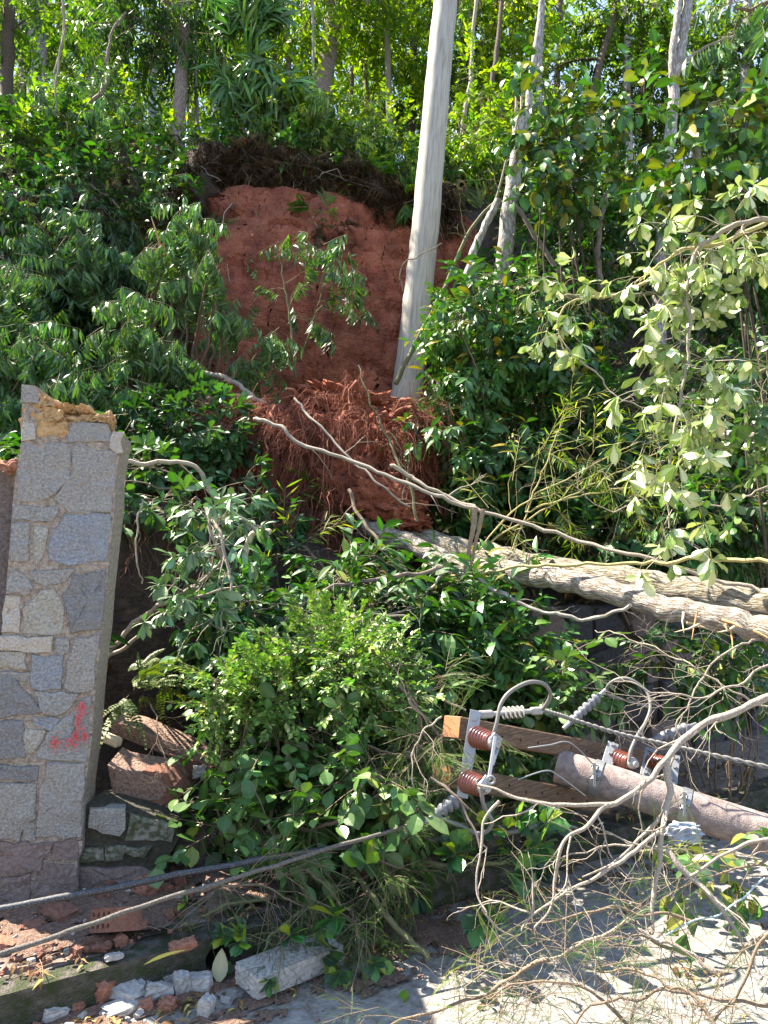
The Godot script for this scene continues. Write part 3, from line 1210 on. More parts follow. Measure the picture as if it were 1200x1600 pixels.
func walls() -> void:
	var foot_ := onwall(60, 1400)
	var t := thing("stone_wall", foot_, "tall broken end of a grey granite rubble wall with pale mortar and a jagged top", "wall")
	var outline := [35, 602, 58, 604, 60, 640, 78, 668, 98, 672, 110, 662, 112, 656, 168, 662, 170, 676, 192, 679, 189, 700, 181, 745, 180, 790, 173, 850, 169, 885, 164, 930, 160, 985, 153, 1040, 147, 1100, 144, 1150, 137, 1205, 131, 1250, 128, 1330, 121, 1345, 120, 1408, -70, 1470, -70, 1045, 0, 1030, 8, 940, 15, 850, 22, 760, 33, 690]
	var core := []
	for k in range(0, outline.size(), 2):
		core.append(onwall(outline[k], outline[k + 1]))
	var s := Shape.new()
	slab(s, core, Vector3(-.055, .01, -.3))
	obj("mortar_core", s, M["mortar"], t)
	var A := [
		[335, 302, 500, 310, 500, 385, 325, 385], [520, 335, 575, 345, 565, 428, 540, 430, 515, 410], [105, 395, 330, 395, 310, 560, 230, 650, 80, 660],
		[340, 398, 540, 440, 510, 715, 325, 708, 250, 645, 335, 545], [68, 682, 270, 690, 245, 755, 66, 745], [55, 765, 135, 765, 130, 935, 48, 940], [160, 780, 225, 785, 205, 900, 170, 960, 158, 880],
		[300, 722, 508, 730, 490, 940, 330, 945, 215, 930, 243, 830], [50, 970, 90, 985, 150, 1060, 120, 1090, 35, 1085], [135, 990, 340, 975, 310, 1030, 210, 1050, 160, 1030],
		[345, 1010, 488, 985, 465, 1250, 330, 1265, 305, 1100], [190, 1075, 250, 1070, 290, 1160, 280, 1275, 110, 1270, 110, 1160], [30, 1100, 95, 1105, 85, 1265, 8, 1265],
		[8, 1285, 240, 1285, 240, 1360, -2, 1345], [260, 1295, 320, 1295, 320, 1355, 280, 1370, 260, 1345], [-60, 1360, 120, 1360, 120, 1435, -60, 1440], [155, 1375, 295, 1380, 280, 1525, 150, 1525],
		[350, 1295, 458, 1282, 428, 1540, 305, 1540, 320, 1400], [-60, 1455, 135, 1455, 130, 1490, -60, 1500],
	]
	var B := [
		[-60, -10, 60, 10, 190, 175, 170, 190, -60, 215], [165, 90, 350, 100, 330, 150, 260, 200, 200, 190], [412, 112, 388, 400, 155, 385, 230, 270, 330, 180, 370, 120],
		[-60, 228, 105, 225, 110, 380, -60, 400], [154, 205, 270, 215, 225, 260, 150, 240], [115, 260, 205, 270, 150, 365, 110, 365], [-60, 420, 170, 430, 165, 490, -60, 480],
		[215, 415, 388, 412, 370, 745, 165, 740, 190, 560], [-60, 500, 165, 510, 155, 660, 95, 720, 88, 758, -60, 740], [109, 690, 155, 680, 160, 758, 102, 762],
		[-60, 770, 235, 777, 195, 850, 190, 900, -60, 930], [242, 772, 353, 767, 353, 853, 242, 848], [205, 880, 345, 872, 345, 1005, 135, 1030, 172, 935],
		[10, 942, 130, 922, 130, 1035, 60, 1060, 5, 1012],
	]
	var mats := ["granite", "granite_dark", "granite_light", "granite_cool", "granite_grey", "granite"]
	for k in A.size():
		var m: String = ["granite", "granite_warm", "granite_grey", "granite_grey"][k] if k < 4 else ("granite_warm" if k in [12, 13] else mats[(k * 7 + k / 3) % 6])
		obj("stone", fieldstone(wall_px(A[k], .3376, 0, 560), WN, rnd(.007, .018)), M[m], t)
	for k in B.size():
		var m: String = "stone_brown" if k >= 10 else ("granite_grey" if k in [7, 8] else ("granite_dark" if k in [0, 3] else mats[(k * 5 + 1) % 6]))
		obj("stone", fieldstone(wall_px(B[k], .3436, 0, 1050), WN, rnd(.007, .018)), M[m], t)
	for q in [[[110, 130, 165, 134, 180, 165, 172, 200, 108, 196], "granite_grey"], [[108, 296, 160, 300, 162, 370, 104, 378], "granite_warm"]]:
		obj("stone", fieldstone(wall_px(q[0], .3376, 0, 560), WN, .012), M[q[1]], t)
	# worn red paint on one stone
	s = Shape.new()
	for b in [[377, 170, 26, 40], [355, 230, 16, 50], [325, 320, 42, 34], [250, 330, 26, 36], [385, 290, 12, 30], [345, 290, 14, 22]]:
		for k in 60:
			var q := Vector2(R.randfn(0, .45) * b[2], R.randfn(0, .45) * b[3])
			var p := onwall((b[0] + q.x) * .3436, 1050 + (b[1] + q.y) * .3436, .031)
			var w := rnd(.0015, .005)
			var i0 := s.pt(p)
			for j in 6:
				var a := TAU * j / 6
				s.pt(p + Vector3(.954 * cos(a), 0, -.3 * cos(a)) * w * rnd(.7, 1.3) + Vector3(0, sin(a), 0) * w * rnd(.7, 1.3))
			for j in 6:
				s.tri(i0, i0 + 1 + j, i0 + 1 + (j + 1) % 6)
	obj("paint_mark", s, M["red_paint"], t)
	# broken masonry along the jagged top
	for b in [[190, 250, 60, 55, .12], [245, 295, 46, 50, .16], [165, 300, 34, 60, .1], [285, 243, 44, 26, .2], [330, 268, 50, 24, .22], [390, 280, 60, 26, .14], [450, 285, 62, 26, .12], [505, 300, 30, 40, .12], [230, 345, 90, 46, .08], [300, 335, 50, 60, .1], [175, 225, 40, 50, .14], [210, 225, 50, 40, .1], [180, 280, 56, 50, .08], [260, 270, 60, 44, .1], [355, 280, 50, 24, .1], [420, 272, 46, 24, .16], [480, 285, 50, 28, .1], [215, 310, 60, 50, .05], [270, 330, 70, 40, .05], [60, 500, 50, 36, .05], [15, 498, 60, 26, .05]]:
		s = Shape.new()
		var c := onwall(b[0] * .3376, 560 + b[1] * .3376, -b[4] * .6)
		chunk(s, Transform3D(Basis.from_euler(Vector3(rnd(-.4, .4), rnd(-.6, .6), rnd(-.4, .4))), c), Vector3(b[2] * .00105 * 1.35, b[3] * .00105 * 1.4, b[4] * 1.3), .3, .45, 5)
		obj("broken_masonry", s, M["masonry"] if b[0] > 100 else M["brick"], t)
	# plastered panel left of it
	s = Shape.new()
	slab(s, px_wall([22, 742, 21, 860, 14, 960, 3, 1010, -90, 1020, -90, 735, -10, 733], -.1), -WN * .16)
	var pw := obj("plastered_wall", s, M["plaster_dark"], null, onwall(10, 1010, -.1))
	tag(pw, "dark rough plastered panel joining the granite wall from behind", "wall")
	# low wall at its foot
	var lo := thing("low_wall", onwall(200, 1390), "low mossy stub of stone wall at the foot of the tall broken wall", "wall")
	s = Shape.new()
	slab(s, px_wall([133, 1258, 165, 1260, 200, 1268, 240, 1274, 276, 1284, 280, 1310, 262, 1340, 262, 1400, 130, 1420, 118, 1405, 119, 1330], -.06), Vector3(0, .0, -.26))
	obj("mortar_core", s, M["mortar_dark"], lo)
	for q in [[[410, 615, 560, 622, 575, 670, 540, 735, 405, 700], "granite_grey"], [[600, 645, 800, 690, 770, 765, 580, 762], "stone_mossy"], [[372, 800, 470, 795, 470, 850, 370, 856], "stone_mossy"], [[484, 796, 566, 790, 560, 850, 485, 850], "stone_mossy"], [[580, 790, 690, 790, 650, 832, 580, 815], "stone_mossy"], [[362, 885, 640, 885, 700, 920, 620, 975, 350, 1020], "stone_brown"]]:
		obj("stone", fieldstone(wall_px(q[0], .3436, 0, 1050, -.06), WN, rnd(.015, .03)), M[q[1]], lo)
	# retaining wall that runs on to the right behind the plants
	var foot2 := Vector3(1.6, .15, kerb_z(1.6) - 1.2)
	var rw := thing("retaining_wall", foot2, "dark damp retaining wall of big rounded stones half hidden under the hillside plants", "wall")
	var face := Vector3(.56, 0, .83)
	var run := Vector3(.83, 0, -.56)
	var o0 := Vector3(-.6, 0, -3.34) - face * .98
	s = Shape.new()
	slab(s, [o0 + run * 1.0, o0 + run * 9.0, o0 + run * 9.0 + Vector3(0, 1.32, 0), o0 + run * 1.0 + Vector3(0, 1.32, 0)], -face * .3)
	obj("mortar_core", s, M["mortar_dark"], rw)
	for j in 4:
		var u := 1.02 - (j % 2) * .2
		while u < 6.6:
			var w := rnd(.28, .6)
			var y0 := .1 + j * .31
			var c := []
			for q in [[.12, .06], [.5, .02], [.86, .07], [.97, .5], [.85, .92], [.5, .98], [.13, .9], [.02, .5]]:
				c.append(o0 + run * (maxf(1.0, u + w * q[0] + rnd(-.035, .035))) + Vector3(0, y0 + .31 * q[1] + rnd(-.035, .035), 0))
			obj("stone", fieldstone(c, face, rnd(.03, .06)), M[["stone_wet", "stone_wet", "stone_brown"][R.randi() % 3]], rw)
			u += w


func px_wall(a: Array, off: float) -> Array:
	return wall_px(a, 1.0, 0, 0, off)


# ---------------------------------------------------------------- the fallen utility pole, everything bolted to it moves with it
func C3(x: float, y: float, d: float) -> Vector3:    # the same as P, in the pixels of an enlarged detail
	return P(640 + x * .4667, 1040 + y * .4667, d)


func ribbed(parent: Node3D, called: String, a: Vector3, b: Vector3, r: float, n: int, core: float, mat: String, taper := 1.0, thin := .5) -> MeshInstance3D:
	var s := Shape.new()
	var prof := [Vector2(0, core * .4), Vector2(.001, core)]
	for k in n:
		var f0 := .06 + .88 * k / n
		var w := .88 / n
		var rr := r * lerpf(1.0, taper, float(k) / maxf(n - 1, 1))
		prof.append(Vector2(f0 + w * (.5 - thin * .5), core))
		prof.append(Vector2(f0 + w * (.5 - thin * .2), rr * .94))
		prof.append(Vector2(f0 + w * .5, rr))
		prof.append(Vector2(f0 + w * (.5 + thin * .25), rr * .93))
		prof.append(Vector2(f0 + w * (.5 + thin * .5), core))
	prof.append(Vector2(.999, core))
	prof.append(Vector2(1, core * .4))
	lathe(s, a, b, prof, 22)
	s.smooth()
	return obj(called, s, M[mat], parent)


func fallen_pole() -> void:
	var a0 := P(872, 1196, 4.12)
	var a1 := P(1200, 1304, 3.72)
	var ax := (a1 - a0).normalized()
	a1 = a1 + ax * 2.6
	var t := thing("utility_pole", a1, "fallen round concrete utility pole with two wooden crossarms, insulators and torn fittings", "utility pole")
	var s := Shape.new()
	var line := PackedVector3Array()
	for k in 25:
		line.append(a0.lerp(a1, k / 24.0))
	tube(s, line, .084, .1, 28, .02)
	obj("pole_shaft", s, M["pole_concrete"], t)
	# crossarms
	var u0 := C3(142, 205, 3.72)
	var u1 := C3(792, 318, 4.62)
	var l0 := C3(108, 368, 3.62)
	var l1 := C3(640, 462, 4.4)
	var arm := (u1 - u0).normalized()
	for q in [[u0, u1], [l0, l1]]:
		s = Shape.new()
		var d: Vector3 = (q[1] - q[0]).normalized()
		var x := frame(d, (Vector3.UP * 1.0 - ax * .1), (q[0] + q[1]) * .5)
		block(s, x, Vector3(.115, .1, q[0].distance_to(q[1])), .006)
		var c := obj("crossarm", s, M["timber"], t)
		s = Shape.new()
		block(s, frame(d, Vector3.UP - ax * .1, q[0] - d * .002), Vector3(.11, .095, .006), .002)
		obj("end_grain", s, M["timber_end"], c)
		for h in 9:
			s = Shape.new()
			var at: Vector3 = q[0] + d * (.28 + h * .13) + x.basis.x.normalized() * (-.0578 if x.basis.x.dot(EYE - q[0]) < 0 else .0578) + x.basis.y * rnd(-.012, .012)
			var out: Vector3 = x.basis.x.normalized() * (-1.0 if x.basis.x.dot(EYE - q[0]) < 0 else 1.0)
			bar(s, at - out * .01, at + out * .001, .006, 10)
			obj("bolt_hole", s, M["dark_hole"], c)
	# steel channels across the arms
	for q in [[C3(222, 150, 3.62), C3(176, 440, 3.5), .05], [C3(683, 258, 4.2), C3(655, 350, 4.08), .055], [C3(806, 275, 4.42), C3(785, 380, 4.3), .05], [C3(892, 300, 4.5), C3(880, 400, 4.4), .045]]:
		s = Shape.new()
		var d: Vector3 = (q[1] - q[0]).normalized()
		var toward: Vector3 = (EYE - q[0]).normalized()
		var x := frame(d, toward, (q[0] + q[1]) * .5 + toward * .035)
		var L: float = q[0].distance_to(q[1])
		block(s, x, Vector3(q[2], .006, L), .002)
		block(s, x.translated_local(Vector3(q[2] * .5 - .003, -.016, 0)), Vector3(.006, .028, L), .002)
		block(s, x.translated_local(Vector3(-q[2] * .5 + .003, -.016, 0)), Vector3(.006, .028, L), .002)
		var br := obj("steel_bracket", s, M["galvanised"], t)
		for f in [-.4, -.1, .3]:
			s = Shape.new()
			var at := x * Vector3(0, .003, L * f)
			bar(s, at, at + x.basis.y.normalized() * .012, .011, 6)
			obj("bolt", s, M["galvanised"], br)
	# ribbed brown pin insulators
	for q in [[C3(215, 236, 3.55), C3(277, 256, 3.44), .048], [C3(186, 386, 3.46), C3(244, 406, 3.35), .05], [C3(676, 306, 4.16), C3(742, 326, 4.02), .05], [C3(808, 318, 4.34), C3(856, 330, 4.2), .045]]:
		var i := ribbed(t, "pin_insulator", q[0], q[1], q[2], 6, q[2] * .72, "porcelain", .86, .7)
		s = Shape.new()
		var d: Vector3 = (q[1] - q[0]).normalized()
		lathe(s, q[1] - d * .002, q[1] + d * .04, [Vector2(0, .004), Vector2(.05, .03), Vector2(.5, .028), Vector2(.7, .018), Vector2(1, .016), Vector2(1, .002)], 16)
		obj("metal_cap", s, M["old_steel"], i)
	# grey polymer strain insulators
	for q in [[C3(160, 448, 3.48), C3(78, 505, 3.4), .034, 4, .75], [C3(636, 100, 4.3), C3(536, 192, 4.2), .03, 6, .85], [C3(936, 204, 4.45), C3(818, 248, 4.35), .03, 6, .85], [C3(482, 492, 3.9), C3(432, 548, 3.84), .034, 4, .8]]:
		var i := ribbed(t, "strain_insulator", q[0], q[1], q[2], q[3], q[2] * .5, "polymer", q[4], .85)
		s = Shape.new()
		var d: Vector3 = (q[1] - q[0]).normalized()
		bar(s, q[0] - d * .05, q[0] + d * .01, .011, 8)
		obj("end_fitting", s, M["galvanised"], i)
		s = Shape.new()
		bar(s, q[1] - d * .01, q[1] + d * .05, .011, 8)
		obj("end_fitting", s, M["galvanised"], i)
	# rod with thin discs
	var r0 := C3(228, 165, 3.62)
	var r1 := C3(446, 150, 3.72)
	s = Shape.new()
	bar(s, r0, r1, .011, 10)
	block(s, frame(r1 - r0, Vector3.UP, r0.lerp(r1, .12)), Vector3(.03, .034, .07), .006)
	block(s, frame(r1 - r0, Vector3.UP, r0.lerp(r1, .9)), Vector3(.028, .034, .06), .006)
	var rod := obj("strain_rod", s, M["old_steel"], t)
	for k in 5:
		s = Shape.new()
		var c := r0.lerp(r1, .4 + k * .068)
		var d := (r1 - r0).normalized()
		lathe(s, c - d * .002, c + d * .002, [Vector2(0, .008), Vector2(.3, .028), Vector2(.7, .029), Vector2(1, .008)], 20)
		obj("disc", s, M["old_steel"], rod)
	# flat links and jumpers between the insulators
	for q in [[C3(288, 235, 3.42), C3(265, 385, 3.32), .016], [C3(302, 255, 3.44), C3(277, 335, 3.38), .014], [C3(264, 372, 3.33), C3(238, 410, 3.31), .03], [C3(275, 235, 3.42), C3(303, 258, 3.44), .04]]:
		s = Shape.new()
		block(s, frame(q[1] - q[0], EYE - q[0], (q[0] + q[1]) * .5), Vector3(q[2], .012, q[0].distance_to(q[1])), .003)
		obj("metal_link", s, M["galvanised"], t)
	s = Shape.new()
	var rc := C3(272, 383, 3.3)
	var ring := PackedVector3Array()
	for k in 17:
		ring.append(rc + Vector3(cos(TAU * k / 16), sin(TAU * k / 16), 0) * .016)
	tube(s, ring, .005, .005, 6, 0, 1, false)
	obj("eye_bolt", s, M["galvanised"], t)
	for q in [
		[[C3(276, 245, 3.43), C3(292, 190, 3.44), C3(305, 130, 3.47), C3(340, 85, 3.5), C3(400, 56, 3.55), C3(450, 62, 3.6), C3(472, 95, 3.64), C3(458, 130, 3.68), C3(440, 150, 3.72)], .009, "bare_cable"],
		[[C3(240, 410, 3.32), C3(245, 455, 3.32), C3(258, 490, 3.34), C3(276, 520, 3.36), C3(262, 552, 3.38), C3(225, 562, 3.4), C3(165, 535, 3.42), C3(100, 510, 3.4), C3(76, 506, 3.4)], .0095, "bare_cable"],
		[[C3(735, 318, 4.0), C3(742, 280, 4.02), C3(765, 230, 4.08), C3(790, 190, 4.15), C3(806, 140, 4.2), C3(792, 85, 4.26), C3(735, 45, 4.3), C3(690, 48, 4.33), C3(662, 72, 4.36), C3(668, 100, 4.4), C3(740, 120, 4.46), C3(800, 140, 4.52)], .009, "bare_cable"],
		[[C3(225, 562, 3.42), C3(330, 560, 3.6), C3(400, 545, 3.75), C3(470, 520, 3.9), C3(560, 545, 4.0)], .009, "bare_cable"],
	]:
		s = Shape.new()
		tube(s, crv(q[0], 8), q[1], q[1], 8, .12)
		obj("jumper_cable", s, M[q[2]], t)
	# thin stay wires
	for q in [[C3(396, 276, 3.85), C3(468, 266, 3.86), C3(536, 258, 3.9), C3(612, 328, 3.94)], [C3(362, 382, 3.7), C3(455, 352, 3.75), C3(500, 370, 3.78), C3(588, 436, 3.82)]]:
		s = Shape.new()
		tube(s, crv(q, 6), .0035, .0035, 6)
		obj("stay_wire", s, M["galvanised"], t)
	# band clamp round the shaft
	for f in [.2, .62]:
		s = Shape.new()
		var c: Vector3 = a0 + ax * f
		tube(s, PackedVector3Array([c - ax * .022, c + ax * .022]), .091, .091, 28)
		var toward := (EYE - c)
		toward = (toward - ax * toward.dot(ax)).normalized()
		block(s, frame(toward, ax, c + toward * .102), Vector3(.026, .04, .05), .005)
		block(s, frame(toward, ax, c + toward * .09 + Vector3(0, .05, 0)), Vector3(.024, .034, .04), .005)
		bar(s, c + toward * .13 + Vector3(0, -.04, 0), c + toward * .13 + Vector3(0, .07, 0), .008, 6)
		obj("band_clamp", s, M["galvanised"], t)
	# twisted line running off beyond
	var w := thing("twisted_cable", C3(440, 148, 3.72), "thick twisted grey line cable running off from the insulator rod across the pole", "cable")
	var cl := crv([C3(440, 148, 3.72), C3(500, 165, 3.72), C3(560, 185, 3.72), C3(700, 228, 3.7), C3(850, 262, 3.66), C3(1000, 296, 3.6), C3(1250, 350, 3.5), C3(1600, 420, 3.3)], 12)
	for h in 2:
		s = Shape.new()
		var p := PackedVector3Array()
		for k in cl.size():
			for j in 4:
				if k < cl.size() - 1:
					var q := cl[k].lerp(cl[k + 1], j / 4.0)
					var an := (k * 4 + j) * .42 + h * PI
					p.append(q + Vector3(0, cos(an), sin(an)) * .0055)
		tube(s, p, .0062, .0062, 6)
		obj("strand", s, M["bare_cable"], w)
	# the two lines lying across the foreground
	s = Shape.new()
	tube(s, crv([P(-60, 1428, 2.95), P(0, 1420, 3.0), P(120, 1398, 3.1), P(240, 1374, 3.2), P(335, 1356, 3.28), P(470, 1333, 3.4), P(600, 1316, 3.6), P(760, 1308, 3.9)], 9, .004), .0135, .0125, 10, .08)
	one("power_cable", s, M["black_cable"], P(0, 1420, 3.0), "black scuffed power cable lying across the pavement nearest the stone wall", "cable")
	s = Shape.new()
	tube(s, crv([P(-60, 1508, 2.62), P(0, 1491, 2.68), P(120, 1452, 2.8), P(250, 1407, 2.92), P(400, 1362, 3.08), P(540, 1318, 3.22), P(620, 1296, 3.32), C3(78, 505, 3.4)], 9, .004), .0095, .0075, 10, .1)
	one("service_cable", s, M["grey_cable"], P(0, 1491, 2.68), "weathered grey cable strung from the fallen pole's insulator over the rubble", "cable")


# ---------------------------------------------------------------- the uprooted tree
func fallen_trunk() -> void:
	var b0 := P(585, 822, 6.35)
	var t := thing("uprooted_tree", foot(b0.x, b0.z), "uprooted tree with a torn red root plate and two mottled trunks lying towards the road", "tree")
	var s := Shape.new()
	var big := crv([P(560, 806, 6.6), P(640, 842, 6.35), P(740, 866, 5.95), P(860, 892, 5.5), P(1000, 916, 5.05), P(1200, 946, 4.5), P(1400, 975, 3.9), P(1600, 1000, 3.5)], 8, .03)
	tube(s, big, .12, .09, 20, .08)
	obj("trunk", s, M["mossy_bark"], t)
	s = Shape.new()
	tube(s, crv([P(570, 822, 6.35), P(640, 850, 6.1), P(720, 884, 5.75), P(800, 893, 5.45), P(880, 905, 5.15), P(1000, 937, 4.75), P(1090, 962, 4.5), P(1200, 984, 4.25), P(1330, 1010, 3.9)], 8, .03), .072, .07, 16, .1)
	obj("trunk", s, M["trunk_bark"], t)
	# torn splinters under the front trunk
	for k in 11:
		s = Shape.new()
		var x := rnd(1060, 1190)
		var d := 4.5 - (x - 1080) * .0028
		var a := P(x, 962 + (x - 1080) * .24 + rnd(-8, 14), d - .05)
		var e := P(x + rnd(-50, 60), 985 + rnd(-8, 45), d - rnd(.02, .2))
		tube(s, PackedVector3Array([a, a.lerp(e, .5) + rdir() * .012, e]), rnd(.004, .012), .0015, 4)
		obj("splinter", s, M["raw_wood" if k % 2 else "pale_wood"], t)
	# root plate: lump of red soil bound by roots
	s = Shape.new()
	for q in [[520, 700, 6.95, 250, 130, .5], [430, 690, 7.0, 150, 110, .45], [600, 740, 6.8, 160, 150, .45], [560, 640, 7.1, 200, 70, .4], [610, 790, 6.6, 130, 90, .36], [410, 760, 7.0, 90, 120, .4]]:
		chunk(s, Transform3D(Basis.from_euler(Vector3(rnd(-.2, .2), rnd(-.3, .3), rnd(-.3, .3))), P(q[0], q[1], q[2] + .12)), Vector3(q[3] / FOCAL * q[2] * .8, q[4] / FOCAL * q[2] * .75, q[5]), .45, .75, 16)
	s.smooth()
	obj("root_plate", s, M["red_soil"], t)
	# hanging roots, in bundles that fan out from the plate
	var fine := Shape.new()
	for k in 95:
		var x := clampf(R.randfn(505, 88), 360, 645)
		var top := 612.0 + absf(x - 520.0) * .18
		var y := rnd(top, 770.0 if x > 430.0 and x < 600.0 else 745.0)
		var a := P(x, y, rnd(6.5, 6.85))
		var lean := (x - 520.0) / 190.0 + rnd(-.5, .5)
		var fall := rnd(.35, 1.2) if y > top + 30.0 else rnd(-.5, .8)
		var dir := Vector3(lean, -fall, rnd(.1, .7)).normalized()
		var L := rnd(.25, .75)
		for j in 3:
			s = Shape.new()
			var dd := (dir + rdir() * .35).normalized()
			var l := L * rnd(.7, 1.3)
			var r := rnd(.003, .009) if (k + j) % 6 else rnd(.012, .028)
			var q := [a, a + dd * l * .35, a + dd * l * .65 + Vector3(0, -.2, 0) * l + rdir() * .08 * l, a + dd * l * .8 + Vector3(0, -.55, 0) * l + rdir() * .15 * l]
			tube(s, crv(q, 6, .05), r, r * .3, 5)
			obj("root", s, M["root"], t)
		for j in 36:
			var dd := (dir + rdir() * .95).normalized()
			var l := L * rnd(.25, 1.1)
			var o := a + dir * rnd(0, .3) * L + rdir() * .06
			tube(fine, crv([o, o + dd * l * .4 + rdir() * .05, o + dd * l * .7 + Vector3(rnd(-.1, .1), -.5, 0) * l], 4, .04), rnd(.0013, .003), .0009, 3, 0, 1, false)
	var f := obj("fine_roots", fine, M["root"], t)
	f.set_meta("kind", "stuff")
	# thick broken roots, and clods caught between the fine ones
	for q in [[420, 660, -.9, .1], [470, 640, -.3, .7], [540, 640, .2, .8], [600, 660, .8, .5], [640, 700, 1.0, -.1], [390, 720, -1.0, -.5], [450, 740, -.4, -.9], [560, 720, .3, -.6], [620, 740, .8, -.7], [500, 690, -.1, -.4]]:
		s = Shape.new()
		var a := P(q[0], q[1], 6.75)
		var dd := Vector3(q[2], q[3], .75).normalized()
		var l := rnd(.22, .42)
		tube(s, crv([a, a + dd * l * .5 + rdir() * .04, a + dd * l + rdir() * .08], 6, .04), rnd(.022, .036), rnd(.008, .016), 8, .3)
		var b := a + dd * l * .55
		tube(s, crv([b, b + (dd + rdir() * .9).normalized() * l * .5], 5, .03), .012, .004, 6, .3)
		obj("thick_root", s, M["root"], t)
	for k in 46:
		s = Shape.new()
		var r := rnd(.03, .085)
		chunk(s, Transform3D(Basis.from_euler(rdir() * 3.0), P(clampf(R.randfn(510, 75), 370, 640), rnd(640, 790), rnd(6.5, 6.65))), Vector3(r, r * .8, r), .35, .5, 3)
		obj("soil_clod", s, M["red_soil"], t)
	# darker roots left hanging beneath it
	s = Shape.new()
	for k in 420:
		var a := P(R.randfn(470, 60), rnd(760, 900), rnd(6.3, 6.7))
		var L := rnd(.2, .6)
		tube(s, crv([a, a + rdir() * L * .35 + Vector3(0, -.1, .05), a + rdir() * L * .6 + Vector3(0, -.35, 0) * L], 5, .04), rnd(.0015, .004), .001, 3, 0, 1, false)
	f = obj("tangled_roots", s, M["root_brown"], t)
	f.set_meta("kind", "stuff")
	# loose red soil spilled over the trunk's foot
	s = Shape.new()
	for q in [[600, 785, 6.4, 110, 60], [640, 812, 6.3, 60, 30], [560, 760, 6.55, 100, 80]]:
		chunk(s, Transform3D(Basis.from_euler(Vector3(0, rnd(-.5, .5), -.35)), P(q[0], q[1], q[2])), Vector3(q[3] / FOCAL * q[2], q[4] / FOCAL * q[2], .3), .4, .7, 12)
	s.smooth()
	obj("spilled_soil", s, M["red_soil"], t)


# ---------------------------------------------------------------- rubble
func lump(called: String, label: String, category: String, group: String, at: Vector3, size: Vector3, mat: String, turn := Vector3.ZERO, rough := .2, round_ := .18, div := 5) -> MeshInstance3D:
	var s := Shape.new()
	chunk(s, Transform3D(Basis.from_euler(turn), at), size, rough, round_, div)
	return one(called, s, M[mat], at - Vector3(0, size.y * .5, 0), label, category, group)


